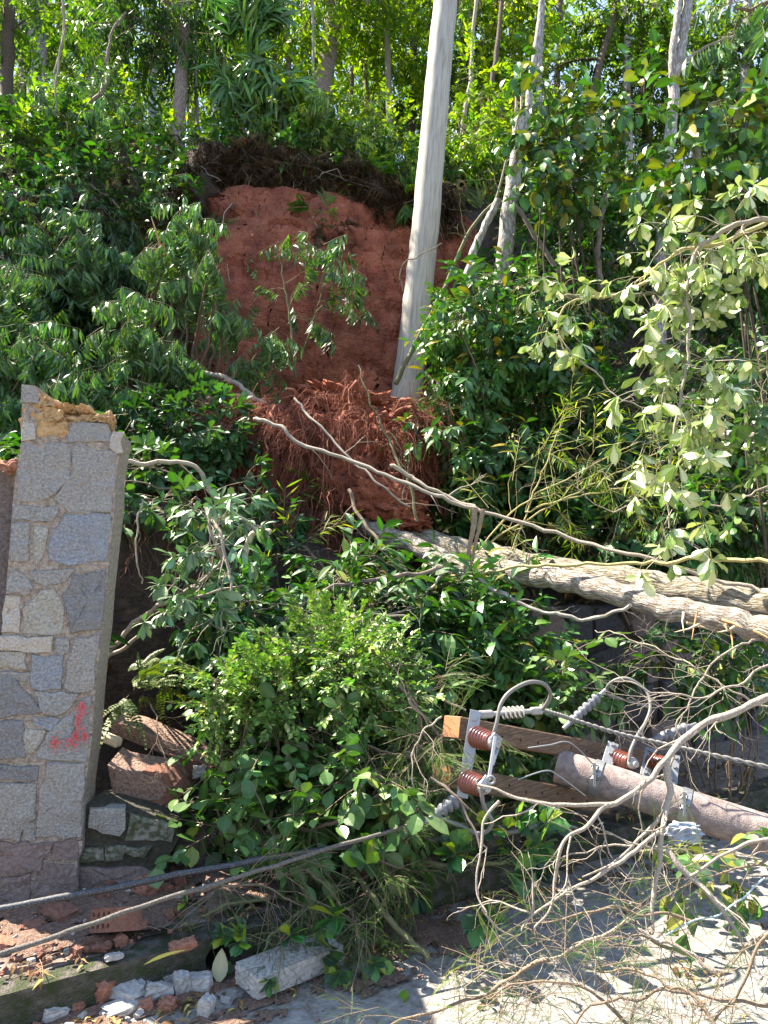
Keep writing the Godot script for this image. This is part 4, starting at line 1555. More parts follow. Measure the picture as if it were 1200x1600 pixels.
func rubble() -> void:
	# pale dressed stone lying in the gutter
	var a := ground(372, 1562, .0)
	var b := ground(512, 1506, .0)
	var d := (b - a)
	d.y = 0
	var s := Shape.new()
	var c := (a + b) * .5 + Vector3(.02, .055, -.02)
	chunk(s, frame(d, Vector3(-.12, 1, .12), c), Vector3(.16, .08, d.length() * .98), .03, .05, 12)
	one("kerb_block", s, M["slab_stone"], c - Vector3(0, .05, 0), "long pale dressed stone block lying in the gutter below the drain hole", "stone block")
	var g := "broken bricks and masonry along the gutter"
	var list := [
		["brick_piece", "large orange hollow brick piece leaning on the kerb, ribbed side showing", "brick", 42, 1575, .17, .15, .12, "brick"],
		["brick_piece", "orange brick corner with pale mortar at the very edge of the road", "brick", 18, 1592, .13, .12, .12, "brick"],
		["brick_piece", "small orange brick lump between the large ribbed brick and the grey block", "brick", 116, 1582, .075, .05, .06, "brick"],
		["brick_piece", "orange brick end with rounded break, resting against a grey mortar lump", "brick", 160, 1570, .07, .1, .07, "brick"],
		["mortar_block", "grey mortar block with an orange side perched on the kerb edge", "rubble", 207, 1532, .165, .115, .1, "concrete_bit"],
		["mortar_piece", "grey wedge of mortar beneath the perched grey block", "rubble", 195, 1563, .15, .07, .1, "concrete_bit"],
		["mortar_piece", "flat grey mortar slab lying on the asphalt under the wedge", "rubble", 190, 1582, .14, .035, .08, "concrete_bit"],
		["mortar_piece", "white plaster lump with a sharp ridge beside the perched block", "rubble", 248, 1562, .1, .06, .07, "concrete_bit"],
		["mortar_piece", "upright white plaster shard with an orange base next to the bluish stone", "rubble", 284, 1556, .06, .09, .06, "concrete_bit"],
		["mortar_piece", "bluish white stone lump just left of the drain hole leaf", "rubble", 310, 1548, .1, .06, .08, "slab_stone"],
		["mortar_piece", "small white chip behind the sharp plaster lump", "rubble", 262, 1541, .06, .05, .05, "concrete_bit"],
		["brick_piece", "orange brick crumb in front of the upright plaster shard", "brick", 262, 1578, .06, .04, .05, "brick"],
		["brick_piece", "dull red brick chip beside the flat mortar slab", "brick", 228, 1580, .05, .04, .05, "brick"],
		["mortar_piece", "white lump of stone on the asphalt near the photograph's lower edge", "rubble", 86, 1594, .09, .05, .06, "slab_stone"],
		["mortar_piece", "brown and grey shard standing in the road below the gutter stones", "rubble", 322, 1588, .05, .07, .05, "concrete_bit"],
		["brick_piece", "dark orange brick crumb against the kerb by the ribbed brick", "brick", 84, 1578, .06, .06, .05, "brick_dirty"],
	]
	for q in list:
		var at := ground(q[3], q[4], .0)
		at.y = q[6] * .45
		lump(q[0], q[1], q[2], g, at, Vector3(q[5], q[6], q[7]), q[8], Vector3(rnd(-.25, .25), rnd(-.6, .9), rnd(-.25, .25)), .2, .32)
	var g2 := "broken bricks scattered over the pavement"
	var on_walk := [
		["brick_piece", "rough red brick lump on the pavement just below the black cable", "brick", 92, 1434, .16, .06, .09, "brick_dirty"],
		["brick_piece", "smaller red brick lump behind the rough one below the black cable", "brick", 88, 1416, .1, .05, .07, "brick_dirty"],
		["brick_piece", "angular red brick wedge lying between the two cables under the low wall", "brick", 228, 1402, .11, .09, .09, "brick"],
		["brick_piece", "flat broken brick flake on the pavement in front of the hollow brick", "brick", 150, 1476, .13, .025, .08, "brick_dirty"],
		["brick_piece", "orange brick flake on the kerb's top edge beside a yellow leaf", "brick", 286, 1478, .1, .03, .045, "brick"],
		["brick_piece", "orange brick shard by the black cable at the low wall's end", "brick", 256, 1396, .1, .05, .05, "brick"],
		["brick_piece", "dull brick piece at the pavement's outer edge under the grey cable", "brick", 8, 1480, .08, .04, .07, "brick"],
		["brick_piece", "small dusty brick lump between rough brick and the grey cable", "brick", 50, 1453, .09, .04, .06, "brick_dirty"],
		["mortar_piece", "tiny flat white plaster crumb on the pavement below the stone wall", "rubble", 24, 1434, .05, .02, .03, "concrete_bit"],
		["brick_piece", "red brick nub close to the wall's brown base stone", "brick", 158, 1411, .06, .06, .05, "brick_dirty"],
		["mortar_piece", "grey mortar chip lying in front of the flat brick flake", "rubble", 178, 1494, .06, .02, .04, "concrete_bit"],
		["brick_piece", "reddish shard standing under the black cable near the bushes", "brick", 281, 1388, .05, .07, .04, "brick_dirty"],
	]
	for q in on_walk:
		var at := ground(q[3], q[4], .16)
		at.y = .15 + q[6] * .45
		lump(q[0], q[1], q[2], g2, at, Vector3(q[5], q[6], q[7]), q[8], Vector3(rnd(-.25, .25), rnd(-.8, .8), rnd(-.25, .25)), .2, .25)
	# hollow brick with round holes
	var hp := ground(176, 1474, .16)
	var hb := CSGCombiner3D.new()
	hb.name = numbered("hollow_brick")
	hb.transform = Transform3D(Basis.from_euler(Vector3(-.25, -.75, .3)), hp + Vector3(0, .06, -.07))
	tag(hb, "broken red hollow brick showing a row of round holes on the pavement", "brick", g2)
	var bx := CSGBox3D.new()
	bx.name = "brick_body"
	bx.size = Vector3(.145, .085, .16)
	bx.material = M["brick_dirty"]
	hb.add_child(bx)
	for k in 8:
		var h := CSGCylinder3D.new()
		h.name = "brick_hole_%d" % k
		h.radius = .0095
		h.height = .1
		h.sides = 12
		h.operation = CSGShape3D.OPERATION_SUBTRACTION
		h.material = M["brick_dirty"]
		h.transform = Transform3D(Basis(Vector3.RIGHT, PI / 2), Vector3(-.054 + (k % 4) * .036, -.02 + (k / 4) * .04, .065))
		hb.add_child(h)
	var cut := CSGBox3D.new()
	cut.name = "broken_corner"
	cut.size = Vector3(.2, .2, .2)
	cut.operation = CSGShape3D.OPERATION_SUBTRACTION
	cut.material = M["brick"]
	cut.transform = Transform3D(Basis.from_euler(Vector3(.5, .7, .3)), Vector3(.1, .13, -.11))
	hb.add_child(cut)
	add_child(hb)
	# slabs of the collapsed wall behind the low stub
	for q in [
		["wall_slab", "broken plastered wall slab tipped over the low mossy stub", [[168, 1195], [182, 1203], [222, 1210], [258, 1214], [276, 1240], [262, 1262], [240, 1268], [200, 1252], [176, 1238]], 3.9, "plaster_red", Vector3(.02, .05, -.16)],
		["brick_fragment", "jagged brick edge broken from the tipped wall slab", [[222, 1206], [262, 1208], [272, 1228], [284, 1240], [262, 1268], [232, 1270], [196, 1258], [250, 1250], [262, 1232], [250, 1216]], 3.9, "brick_dirty", Vector3(.02, .02, -.1)],
		["wall_coping", "long brown coping slab slanting above the dark gap behind the stub", [[175, 1128], [214, 1138], [330, 1188], [330, 1204], [300, 1198], [240, 1172], [172, 1146]], 4.2, "plaster_red", Vector3(0, .02, -.2)],
		["wall_slab", "upright brown wall fragment under the slanting coping slab", [[264, 1178], [302, 1190], [322, 1208], [312, 1228], [286, 1222], [272, 1206]], 4.15, "brick_dirty", Vector3(.03, .02, -.12)],
	]:
		s = Shape.new()
		var pl := []
		for p in q[2]:
			pl.append(P(p[0], p[1], q[3] + rnd(-.03, .03)))
		slab(s, pl, q[5])
		one(q[0], s, M[q[4]], pl[0], q[1], "wall fragment", "slabs of the collapsed wall")
	s = Shape.new()
	block(s, frame(P(188, 1162, 4.05) - P(146, 1144, 4.1), Vector3.UP, P(167, 1153, 4.07)), Vector3(.05, .045, .16), .008)
	one("timber_offcut", s, M["pale_wood"], P(167, 1158, 4.07), "stub of pale timber poking out behind the tall wall's edge", "timber")
	lump("mortar_piece", "pale grey stone chip stuck in soil above the tipped wall slab", "rubble", "", P(313, 1206, 4.1), Vector3(.07, .06, .05), "concrete_bit")
	lump("mortar_piece", "dusky boulder of masonry at the low stub's far end", "rubble", "", P(296, 1330, 4.0), Vector3(.2, .26, .2), "stone_brown", Vector3(.2, .3, .1), .2, .3)
	# the leaf in front of the drain, yellow leaves
	s = Shape.new()
	var lp := ground(343, 1538, .0)
	leaf(s, frame(Vector3(.05, .95, -.3), Vector3(0, .3, 1), lp + Vector3(0, .01, .02), 1.0), .125, .062, "broad", 6, .12, -.1, Color(.34, .33, .2))
	one("dry_leaf", s, M["leaf_dry"], lp, "large dry greenish leaf standing upright in front of the drain hole", "leaf")
	for q in [["curled yellow leaf strip lying along the kerb's top edge", P(258, 1494, 2.98), Vector3(.9, .25, -.3), .16, .03, Color(.5, .4, .08)], ["straight yellow leaf strip on the road at the stone block's end", P(336, 1550, 3.07), Vector3(.95, .06, -.1), .14, .024, Color(.48, .36, .1)], ["small yellow leaf on the road below the white stones", P(318, 1572, 2.98), Vector3(.8, .1, -.5), .07, .03, Color(.5, .42, .06)]]:
		s = Shape.new()
		var at: Vector3 = q[1]
		leaf(s, frame(q[2], Vector3.UP, at - q[2].normalized() * q[3] * .5), q[3], q[4], "lance", 6, .4, .05, q[5])
		one("yellow_leaf", s, M["leaf_dry"], at, q[0], "leaf")


# ---------------------------------------------------------------- the wood beyond the rim
func forest() -> void:
	var g := "trees beyond the landslide's rim"
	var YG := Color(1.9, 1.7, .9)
	var DK := Color(1.0, 1.05, 1.0)
	tree("forest_tree", "thick pale trunk at the upper left among blue-green foliage", "tree", g, [P(60, 300, 14.5), P(58, 110, 15), P(62, -60, 15.5), P(64, -200, 16)], .2, .15, "lichen_bark", "farlance", [ball(70, -40, 15, 130, 90, 1.4, 90), ball(-30, 90, 15, 90, 80, 1.2, 50), ball(130, 20, 15.5, 80, 60, 1.0, 40)])
	tree("forest_tree", "dark narrow trunk hugging the photograph's upper left edge", "tree", g, [P(6, 330, 12.5), P(10, 120, 13), P(16, -80, 13.5)], .12, .09, "brown_bark", "far", [ball(0, 0, 13, 90, 70, 1.2, 50), ball(-20, 190, 12.5, 60, 70, 1, 50)], {"tint": DK})
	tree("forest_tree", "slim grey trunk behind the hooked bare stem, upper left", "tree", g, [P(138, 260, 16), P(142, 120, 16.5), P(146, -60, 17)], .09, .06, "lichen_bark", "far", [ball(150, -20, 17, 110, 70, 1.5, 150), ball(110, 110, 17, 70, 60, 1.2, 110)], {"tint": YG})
	tree("forest_tree", "flaking pinkish trunk standing at the scar's left rim", "tree", g, [P(266, 322, 10.6), P(272, 270, 10.9), P(282, 160, 11.2), P(288, 40, 11.6), P(294, -120, 12)], .105, .075, "pink_bark", "farlance", [ball(225, 50, 11.5, 70, 70, .9, 110), ball(250, -40, 12, 110, 70, 1, 90), ball(320, -70, 12, 70, 40, .8, 40)])
	tree("forest_tree", "very thin pale stem right beside the flaking pinkish trunk", "tree", g, [P(312, 250, 12), P(306, 120, 12.4), P(313, -80, 13)], .035, .025, "grey_twig", "far", [ball(330, 30, 13, 60, 60, .8, 70)])
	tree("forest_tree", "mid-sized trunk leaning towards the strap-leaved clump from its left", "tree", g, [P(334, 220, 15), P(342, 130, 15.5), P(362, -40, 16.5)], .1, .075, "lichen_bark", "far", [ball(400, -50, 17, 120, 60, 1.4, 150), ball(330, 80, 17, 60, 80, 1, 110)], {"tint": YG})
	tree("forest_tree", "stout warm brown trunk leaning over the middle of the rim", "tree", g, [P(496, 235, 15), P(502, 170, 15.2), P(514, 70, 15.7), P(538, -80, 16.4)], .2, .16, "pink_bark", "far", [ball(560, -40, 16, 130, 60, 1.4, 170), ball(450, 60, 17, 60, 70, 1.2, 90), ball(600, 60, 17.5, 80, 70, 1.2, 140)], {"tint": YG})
	tree("forest_tree", "whip-thin stem just left of the stout warm trunk", "tree", g, [P(492, 220, 13.5), P(490, 100, 14), P(486, -60, 14.5)], .03, .022, "grey_twig", "far", [ball(470, 10, 15, 50, 60, .9, 60)], {"tint": YG})
	tree("forest_tree", "dark leafy tree filling the gap left of the smooth leaning trunk's top", "tree", g, [P(640, 280, 19), P(645, 120, 19.5), P(650, -80, 20)], .12, .09, "brown_bark", "far", [ball(650, 30, 19.5, 75, 100, 1.5, 240), ball(625, 150, 19.5, 50, 50, 1.2, 90)], {"tint": DK})
	tree("forest_tree", "thin pale pole-like tree nearest the smooth leaning trunk on its right", "tree", g, [P(712, 330, 11), P(722, 210, 11.4), P(736, 110, 11.8), P(746, -60, 12.4)], .035, .028, "pale_twig", "far", [ball(725, 30, 15, 60, 60, 1, 100)], {"tint": DK})
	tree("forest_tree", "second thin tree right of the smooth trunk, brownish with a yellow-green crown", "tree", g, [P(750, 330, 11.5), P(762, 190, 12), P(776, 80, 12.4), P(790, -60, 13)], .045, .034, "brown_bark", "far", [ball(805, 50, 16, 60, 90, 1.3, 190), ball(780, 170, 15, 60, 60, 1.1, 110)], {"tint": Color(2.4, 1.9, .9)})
	tree("forest_tree", "slender slanted tree showing between round leaves, upper right middle", "tree", g, [P(905, 240, 14), P(925, 150, 14.4), P(960, 20, 15), P(985, -80, 15.4)], .07, .05, "brown_bark", "far", [ball(930, 60, 16, 70, 60, 1.2, 70), ball(880, 130, 16, 60, 60, 1.2, 80)], {"tint": DK})
	tree("forest_tree", "pale far trunk at the upper right corner beside the patch of open sky", "tree", g, [P(1160, 200, 15), P(1166, 80, 15.4), P(1174, -80, 16)], .09, .07, "lichen_bark", "far", [ball(1190, 10, 15, 60, 50, 1, 80), ball(1150, 150, 16, 90, 60, 1.2, 150)], {"tint": DK})
	tree("forest_tree", "leafy tree behind the forked lichen trunk, dark against the sky", "tree", g, [P(1010, 260, 15.5), P(1005, 120, 16), P(1000, -80, 16.5)], .08, .06, "brown_bark", "far", [ball(1010, 30, 16, 60, 60, 1.2, 80), ball(1000, 170, 16, 80, 70, 1.3, 190), ball(1080, 130, 17, 70, 60, 1.2, 120)], {"tint": DK})
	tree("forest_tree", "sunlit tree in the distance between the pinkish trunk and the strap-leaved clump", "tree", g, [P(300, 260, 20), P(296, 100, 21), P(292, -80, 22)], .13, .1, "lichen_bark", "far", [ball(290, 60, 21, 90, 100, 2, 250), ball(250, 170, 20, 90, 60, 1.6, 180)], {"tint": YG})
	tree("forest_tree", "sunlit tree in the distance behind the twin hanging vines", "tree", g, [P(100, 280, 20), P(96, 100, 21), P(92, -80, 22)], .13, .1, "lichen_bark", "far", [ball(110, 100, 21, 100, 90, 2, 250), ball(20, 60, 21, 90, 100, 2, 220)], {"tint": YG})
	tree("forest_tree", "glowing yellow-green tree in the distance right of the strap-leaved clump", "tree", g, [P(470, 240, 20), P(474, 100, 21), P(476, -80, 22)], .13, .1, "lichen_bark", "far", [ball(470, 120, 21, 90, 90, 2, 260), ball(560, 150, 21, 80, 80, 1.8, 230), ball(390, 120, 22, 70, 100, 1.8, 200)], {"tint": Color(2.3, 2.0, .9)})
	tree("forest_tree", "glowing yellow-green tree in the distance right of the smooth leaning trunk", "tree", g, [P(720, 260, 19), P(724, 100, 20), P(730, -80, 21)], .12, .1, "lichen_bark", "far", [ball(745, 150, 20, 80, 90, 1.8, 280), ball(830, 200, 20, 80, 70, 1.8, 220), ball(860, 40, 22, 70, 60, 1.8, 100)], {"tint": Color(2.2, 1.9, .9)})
	tree("forest_tree", "shadowy tree in the distance behind the drooping large-leaved tree at upper right", "tree", g, [P(1130, 300, 18), P(1130, 180, 18.5), P(1135, 40, 19)], .12, .1, "brown_bark", "far", [ball(1140, 220, 18, 110, 90, 1.8, 260), ball(960, 260, 18, 100, 80, 1.8, 220)], {"tint": DK})
	# the big smooth trunk
	tree("eucalyptus_tree", "tall smooth pale trunk leaning up out of the scar's right edge", "tree", "", [P(630, 640, 8.7), P(642, 560, 8.8), P(660, 400, 9.0), P(672, 270, 9.15), P(684, 130, 9.35), P(697, -10, 9.6), P(708, -160, 9.9)], .172, .135, "eucalypt_bark", "farlance", [], {"sides": 22, "lump": .05, "wob": .015})
	# the broken lichen tree
	var bt := tree("broken_tree", "lichen-white trunk snapped off in pale splinters with a living stem beside the break", "tree", "", [P(770, 560, 8.3), P(783, 445, 8.4), P(797, 320, 8.5), P(810, 220, 8.6), P(814, 175, 8.65)], .1, .07, "lichen_bark", "far", [], {"sides": 14, "lump": .12, "forks": [[[P(812, 225, 8.6), P(823, 190, 8.6), P(832, 110, 8.7), P(848, 10, 8.9), P(856, -80, 9)], .045, .032]]})
	for q in [[808, 185, 805, 135, .022], [816, 185, 813, 112, .018], [803, 200, 806, 158, .02], [818, 215, 820, 165, .02]]:
		var s := Shape.new()
		tube(s, PackedVector3Array([P(q[0], q[1], 8.6), P((q[0] + q[2]) * .5, (q[1] + q[3]) * .5, 8.58), P(q[2], q[3], 8.6)]), q[4], .003, 5)
		obj("splinter", s, M["pale_wood"], bt)
	tree("forked_tree", "slim lichen-mottled tree forking into two stems at the upper right", "tree", "", [P(1030, 470, 8.3), P(1034, 390, 8.4), P(1042, 250, 8.5), P(1054, 130, 8.7), P(1070, 40, 8.8), P(1084, -60, 9)], .075, .05, "lichen_bark", "dark", [], {"sides": 12, "forks": [[[P(1053, 135, 8.7), P(1050, 90, 8.7), P(1060, 20, 8.8), P(1068, -60, 9)], .045, .034], [[P(1046, 178, 8.6), P(1075, 152, 8.5), P(1106, 128, 8.4)], .02, .012], [[P(1066, 100, 8.75), P(1110, 70, 8.6), P(1150, 55, 8.5)], .02, .01]]})
	# strap-leaved clump on two stems
	var dr := thing("dracaena", foot(P(385, 250, 11.4).x, P(385, 250, 11.4).z), "tall clump of drooping dark strap leaves on pale twin stems at the rim", "dracaena")
	var st := Shape.new()
	for q in [[[378, 262], [382, 190], [388, 110]], [[392, 258], [402, 205], [416, 150]], [[372, 255], [378, 170], [396, 60]], [[386, 270], [396, 150], [404, 20]]]:
		var line := []
		for p in q:
			line.append(P(p[0], p[1], 11.2))
		line.push_front(line[0] - Vector3(0, .7, 0))
		tube(st, crv(line, 6, .02), .03, .022, 8)
	obj("stem", st, M["pale_twig"], dr)
	var spots := []
	for q in [[388, 110], [416, 150], [396, 60], [404, 20], [430, 90], [370, 70], [425, 40], [385, 160], [440, 140], [365, 120], [412, 105], [400, 0], [376, 30], [436, 180]]:
		for k in 4:
			spots.append([frame(Vector3(rnd(-.4, .4), 1.0 if q[1] < 80 else rnd(-.9, .5), rnd(-.2, .5)), Vector3(rnd(-1, 1), .3, 1), P(q[0], q[1], 11.2) + rdir() * .12, rnd(.7, .95)), Color(1, 1, 1) * rnd(1.1, 1.8)])
	var none := Shape.new()
	sprig_leaves(dr, "strap", spots.slice(0, 7), none)
	scatter("crown", "strap", spots.slice(7), dr)
	# sunny thicket along the rim
	g = "thicket along the landslide's rim"
	var thick := [
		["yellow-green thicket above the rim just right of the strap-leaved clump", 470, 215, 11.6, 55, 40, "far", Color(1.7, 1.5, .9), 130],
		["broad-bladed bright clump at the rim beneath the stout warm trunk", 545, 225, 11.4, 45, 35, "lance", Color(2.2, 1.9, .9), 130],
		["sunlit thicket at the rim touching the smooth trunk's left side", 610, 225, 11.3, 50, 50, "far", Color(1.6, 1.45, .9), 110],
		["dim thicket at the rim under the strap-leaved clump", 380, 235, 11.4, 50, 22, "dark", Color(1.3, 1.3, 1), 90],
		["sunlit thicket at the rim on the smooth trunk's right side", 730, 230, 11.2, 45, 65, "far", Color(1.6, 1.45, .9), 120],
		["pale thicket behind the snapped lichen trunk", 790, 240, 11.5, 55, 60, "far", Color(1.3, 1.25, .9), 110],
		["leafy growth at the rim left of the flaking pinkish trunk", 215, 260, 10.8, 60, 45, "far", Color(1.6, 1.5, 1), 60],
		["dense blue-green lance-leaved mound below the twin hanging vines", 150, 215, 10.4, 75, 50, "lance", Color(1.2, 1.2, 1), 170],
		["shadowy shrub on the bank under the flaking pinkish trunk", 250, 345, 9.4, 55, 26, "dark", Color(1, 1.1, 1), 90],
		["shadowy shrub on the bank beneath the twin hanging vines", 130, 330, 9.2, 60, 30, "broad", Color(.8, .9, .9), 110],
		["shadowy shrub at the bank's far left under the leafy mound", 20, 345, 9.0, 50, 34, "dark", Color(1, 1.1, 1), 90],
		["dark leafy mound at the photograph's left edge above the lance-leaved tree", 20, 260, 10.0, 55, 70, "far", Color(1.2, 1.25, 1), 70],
	]
	for q in thick:
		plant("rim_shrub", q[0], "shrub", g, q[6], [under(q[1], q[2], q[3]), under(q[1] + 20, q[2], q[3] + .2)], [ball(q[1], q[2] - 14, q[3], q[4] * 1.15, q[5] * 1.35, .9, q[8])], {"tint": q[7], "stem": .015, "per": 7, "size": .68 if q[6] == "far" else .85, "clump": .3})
	# thin saplings along the rim
	for q in [["crooked bare sapling leaning right at the rim above the scar", [[620, 320], [632, 290], [655, 262]], 10.6, .012], ["forked bare sapling standing at the rim left of the smooth trunk", [[612, 325], [608, 290], [611, 262]], 10.7, .012], ["thin upright sapling at the rim below the stout warm trunk", [[557, 290], [556, 250], [560, 190]], 11, .014], ["thin dark sapling crossing the snapped lichen trunk", [[770, 330], [806, 200], [822, 165]], 8.2, .014]]:
		var l := []
		for p in q[1]:
			l.append(P(p[0], p[1], q[2]))
		limb("sapling", q[0], "sapling", g, l, q[3], .004, "pale_twig", {"twigs": 4, "len": .4})
	# slender trunks all through the wood
	var near_ := ["at the upper left edge", "just left of the hooked bare stem", "right of the hooked bare stem", "left of the flaking pinkish trunk by a hand's breadth", "between hooked stem and flaking pinkish trunk", "behind the right half of the strap-leaved clump", "right of the strap-leaved clump's top", "right behind the stout warm trunk", "well right of the stout warm trunk", "midway between stout warm and smooth leaning trunk", "behind the smooth leaning trunk", "touching the smooth leaning trunk's right edge", "beside the thin pole-like tree", "left of the snapped lichen trunk, tallest there", "just left of the snapped lichen trunk", "right of the living stem beside the break", "among round leaves right of the break", "left of the forked lichen tree", "just behind the forked lichen tree", "right of the forked lichen tree's fork", "below the open sky at the upper right"]
	var nth := -1
	for q in [[30, 36, 17], [110, 104, 18], [170, 176, 17], [200, 196, 19], [232, 240, 15], [420, 428, 18], [455, 446, 17], [545, 552, 19], [580, 572, 18], [612, 604, 16], [668, 676, 20], [690, 700, 18], [742, 730, 15], [768, 764, 17], [800, 792, 19], [845, 852, 14], [870, 880, 17], [985, 978, 15], [1015, 1022, 18], [1090, 1080, 16], [1130, 1142, 19]]:
		nth += 1
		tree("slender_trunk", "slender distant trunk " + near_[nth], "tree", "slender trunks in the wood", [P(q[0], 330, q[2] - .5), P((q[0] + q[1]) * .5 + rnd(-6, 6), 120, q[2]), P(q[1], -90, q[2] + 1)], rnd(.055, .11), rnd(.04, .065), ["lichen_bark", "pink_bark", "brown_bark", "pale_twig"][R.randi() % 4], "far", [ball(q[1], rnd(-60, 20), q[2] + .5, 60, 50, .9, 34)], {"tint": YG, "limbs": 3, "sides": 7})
	# hanging vines and the hooked stem, upper left
	limb("vine", "bare vine hanging straight down at the upper left", "vine", "", [P(96, -20, 9.8), P(100, 50, 9.8), P(86, 110, 9.8), P(88, 170, 9.8), P(82, 220, 9.8), P(72, 270, 9.9), P(74, 320, 10)], .016, .008, "grey_twig", {"wob": .03})
	limb("vine", "second bare vine branching off and bending right before it drops", "vine", "", [P(102, 45, 9.75), P(92, 90, 9.75), P(88, 165, 9.75), P(103, 188, 9.75), P(106, 220, 9.75), P(100, 250, 9.8), P(90, 275, 9.9)], .013, .007, "grey_twig", {"wob": .02})
	limb("hooked_branch", "hooked bare brown stem bending upwards from the lance-leaved mound", "branch", "", [P(138, 165, 10.2), P(158, 145, 10.2), P(171, 112, 10.2), P(166, 95, 10.2), P(178, 45, 10.3), P(196, 20, 10.4)], .03, .015, "pink_bark", {"twigs": 3, "len": .4})


# ---------------------------------------------------------------- plants of the slope
func hillside_plants() -> void:
	# overhanging mat of dead fronds and roots at the scar's lip
	var at := on(480, 300)
	var t := thing("root_mat", at, "dark overhanging mat of dead fronds and roots along the scar's upper lip", "root mat")
	var s := Shape.new()
	var lip := []
	for q in [[285, 322], [318, 290], [352, 272], [400, 270], [450, 280], [500, 286], [550, 300], [600, 312], [650, 326], [700, 338]]:
		lip.append(on(q[0], q[1] + 8, .0) + Vector3(0, .0, .18))
	var lp := crv(lip, 8, .14)
	tube(s, lp, .27, .22, 14, .75)
	obj("soil_lip", s, M["hill_soil"], t)
	var spots := []
	for k in 2100:
		var p := lp[R.randi() % lp.size()] + Vector3(rnd(-.12, .12), rnd(-.34, .28), rnd(.1, .32))
		var g := rnd(.35, 1.25)
		spots.append([frame(Vector3(rnd(-.7, .7), rnd(-1.3, .35), rnd(.1, .9)), Vector3(rnd(-1, 1), 1, 0), p, rnd(.35, .8)), Color(g, g, g)])
	for k in 120:
		var p := on(rnd(495, 560), rnd(350, 400), .1) + Vector3(0, 0, .15)
		spots.append([frame(Vector3(rnd(-.6, .6), rnd(-1.2, .2), rnd(.2, 1)), Vector3(rnd(-1, 1), 1, 0), p, rnd(.35, .6)), Color.WHITE * rnd(.5, 1.3)])
	scatter("dead_frond", "deadfern", spots, t)
	for k in 110:
		s = Shape.new()
		var p := lp[R.randi() % lp.size()] + Vector3(rnd(-.1, .1), -.15, .25)
		var L := rnd(.2, .9) if k % 4 else rnd(.1, .5)
		if k % 5 == 0:
			tube(s, crv([p, p + Vector3(rnd(-.3, .3), rnd(-.1, .25), rnd(.05, .2)), p + Vector3(rnd(-.5, .5), rnd(-.3, .4), rnd(.0, .2))], 6, .05), rnd(.004, .01), .002, 4)
		else:
			tube(s, crv([p, p + Vector3(rnd(-.15, .15), -.5 * L, rnd(.0, .12)), p + Vector3(rnd(-.25, .25), -L, rnd(-.05, .1))], 6, .05), rnd(.003, .008), .002, 4)
		obj("hanging_root", s, M["root_brown"] if k % 3 else M["grey_twig"], t)
	var g1 := "green plants on the scar's lip"
	for q in [["bright green fern on the lip left of centre", 470, 285, .9], ["leafy fern drooping over the lip's middle", 545, 310, 1.0], ["small fern where the lip meets the smooth trunk", 625, 335, .8], ["fern tuft on the hanging clod under the lip", 500, 350, .7], ["low fern at the lip's left end", 345, 262, .8], ["fern above the lip between the two saplings", 590, 300, .8]]:
		var p := on(q[1], q[2], .1) + Vector3(0, .1, .2)
		plant("fern", q[0], "fern", g1, "pinnate", [], [[p, Vector3(.25, .12, .15), 8]], {"size": q[3], "leaves": 12, "per": 4, "hang": .1})
	# trailing stems down the scar
	for q in [["pale dead vine trailing down the scar's left edge with a dry leaf", [[368, 322], [352, 345], [350, 390], [360, 430], [369, 470]], "grey_twig"], ["thin creeper with tiny leaves hanging on the scar near its left edge", [[402, 335], [404, 370], [400, 400], [401, 420]], "green_twig"], ["straight dead stalk leaning against the scar under the lip", [[490, 345], [507, 385], [522, 425]], "pale_twig"], ["bare root snaking down the scar face beside the smooth trunk", [[600, 470], [570, 475], [545, 460], [530, 452]], "root_brown"], ["reddish root standing out of the scar's lower middle", [[482, 495], [500, 515], [512, 550], [540, 590]], "root"]]:
		var l := []
		for p in q[1]:
			l.append(on(p[0], p[1], .12) + Vector3(0, 0, .12))
		limb("trailing_stem", q[0], "vine", "", l, .008, .004, q[2], {"twigs": 4, "len": .25} if q[2] != "green_twig" else {"twigs": 14, "len": .1, "forks": 0, "sp": "tiny", "size": .7})
	# young trees on the scar
	limb("sapling", "drooping young lance-leaved sapling in front of the scar's middle", "sapling", "", [P(462, 590, 8.1), P(457, 540, 8.1), P(450, 480, 8.15), P(440, 420, 8.2), P(436, 395, 8.2)], .014, .005, "green_twig", {"twigs": 9, "len": .45, "forks": 1, "from": .45, "sp": "lance", "each": 1, "size": .85, "leaves": 130, "hang": .5, "tint": Color(1.1, 1.1, 1)})
	limb("sapling", "second young lance-leaved sapling right of the drooping one on the scar", "sapling", "", [P(470, 560, 8.3), P(490, 500, 8.3), P(505, 450, 8.3), P(522, 425, 8.3)], .012, .004, "green_twig", {"twigs": 8, "len": .4, "forks": 1, "from": .5, "sp": "lance", "each": 1, "size": .8, "leaves": 100, "hang": .6})
	# lance-leaved trees on the left
	var g2 := "lance-leaved trees left of the scar"
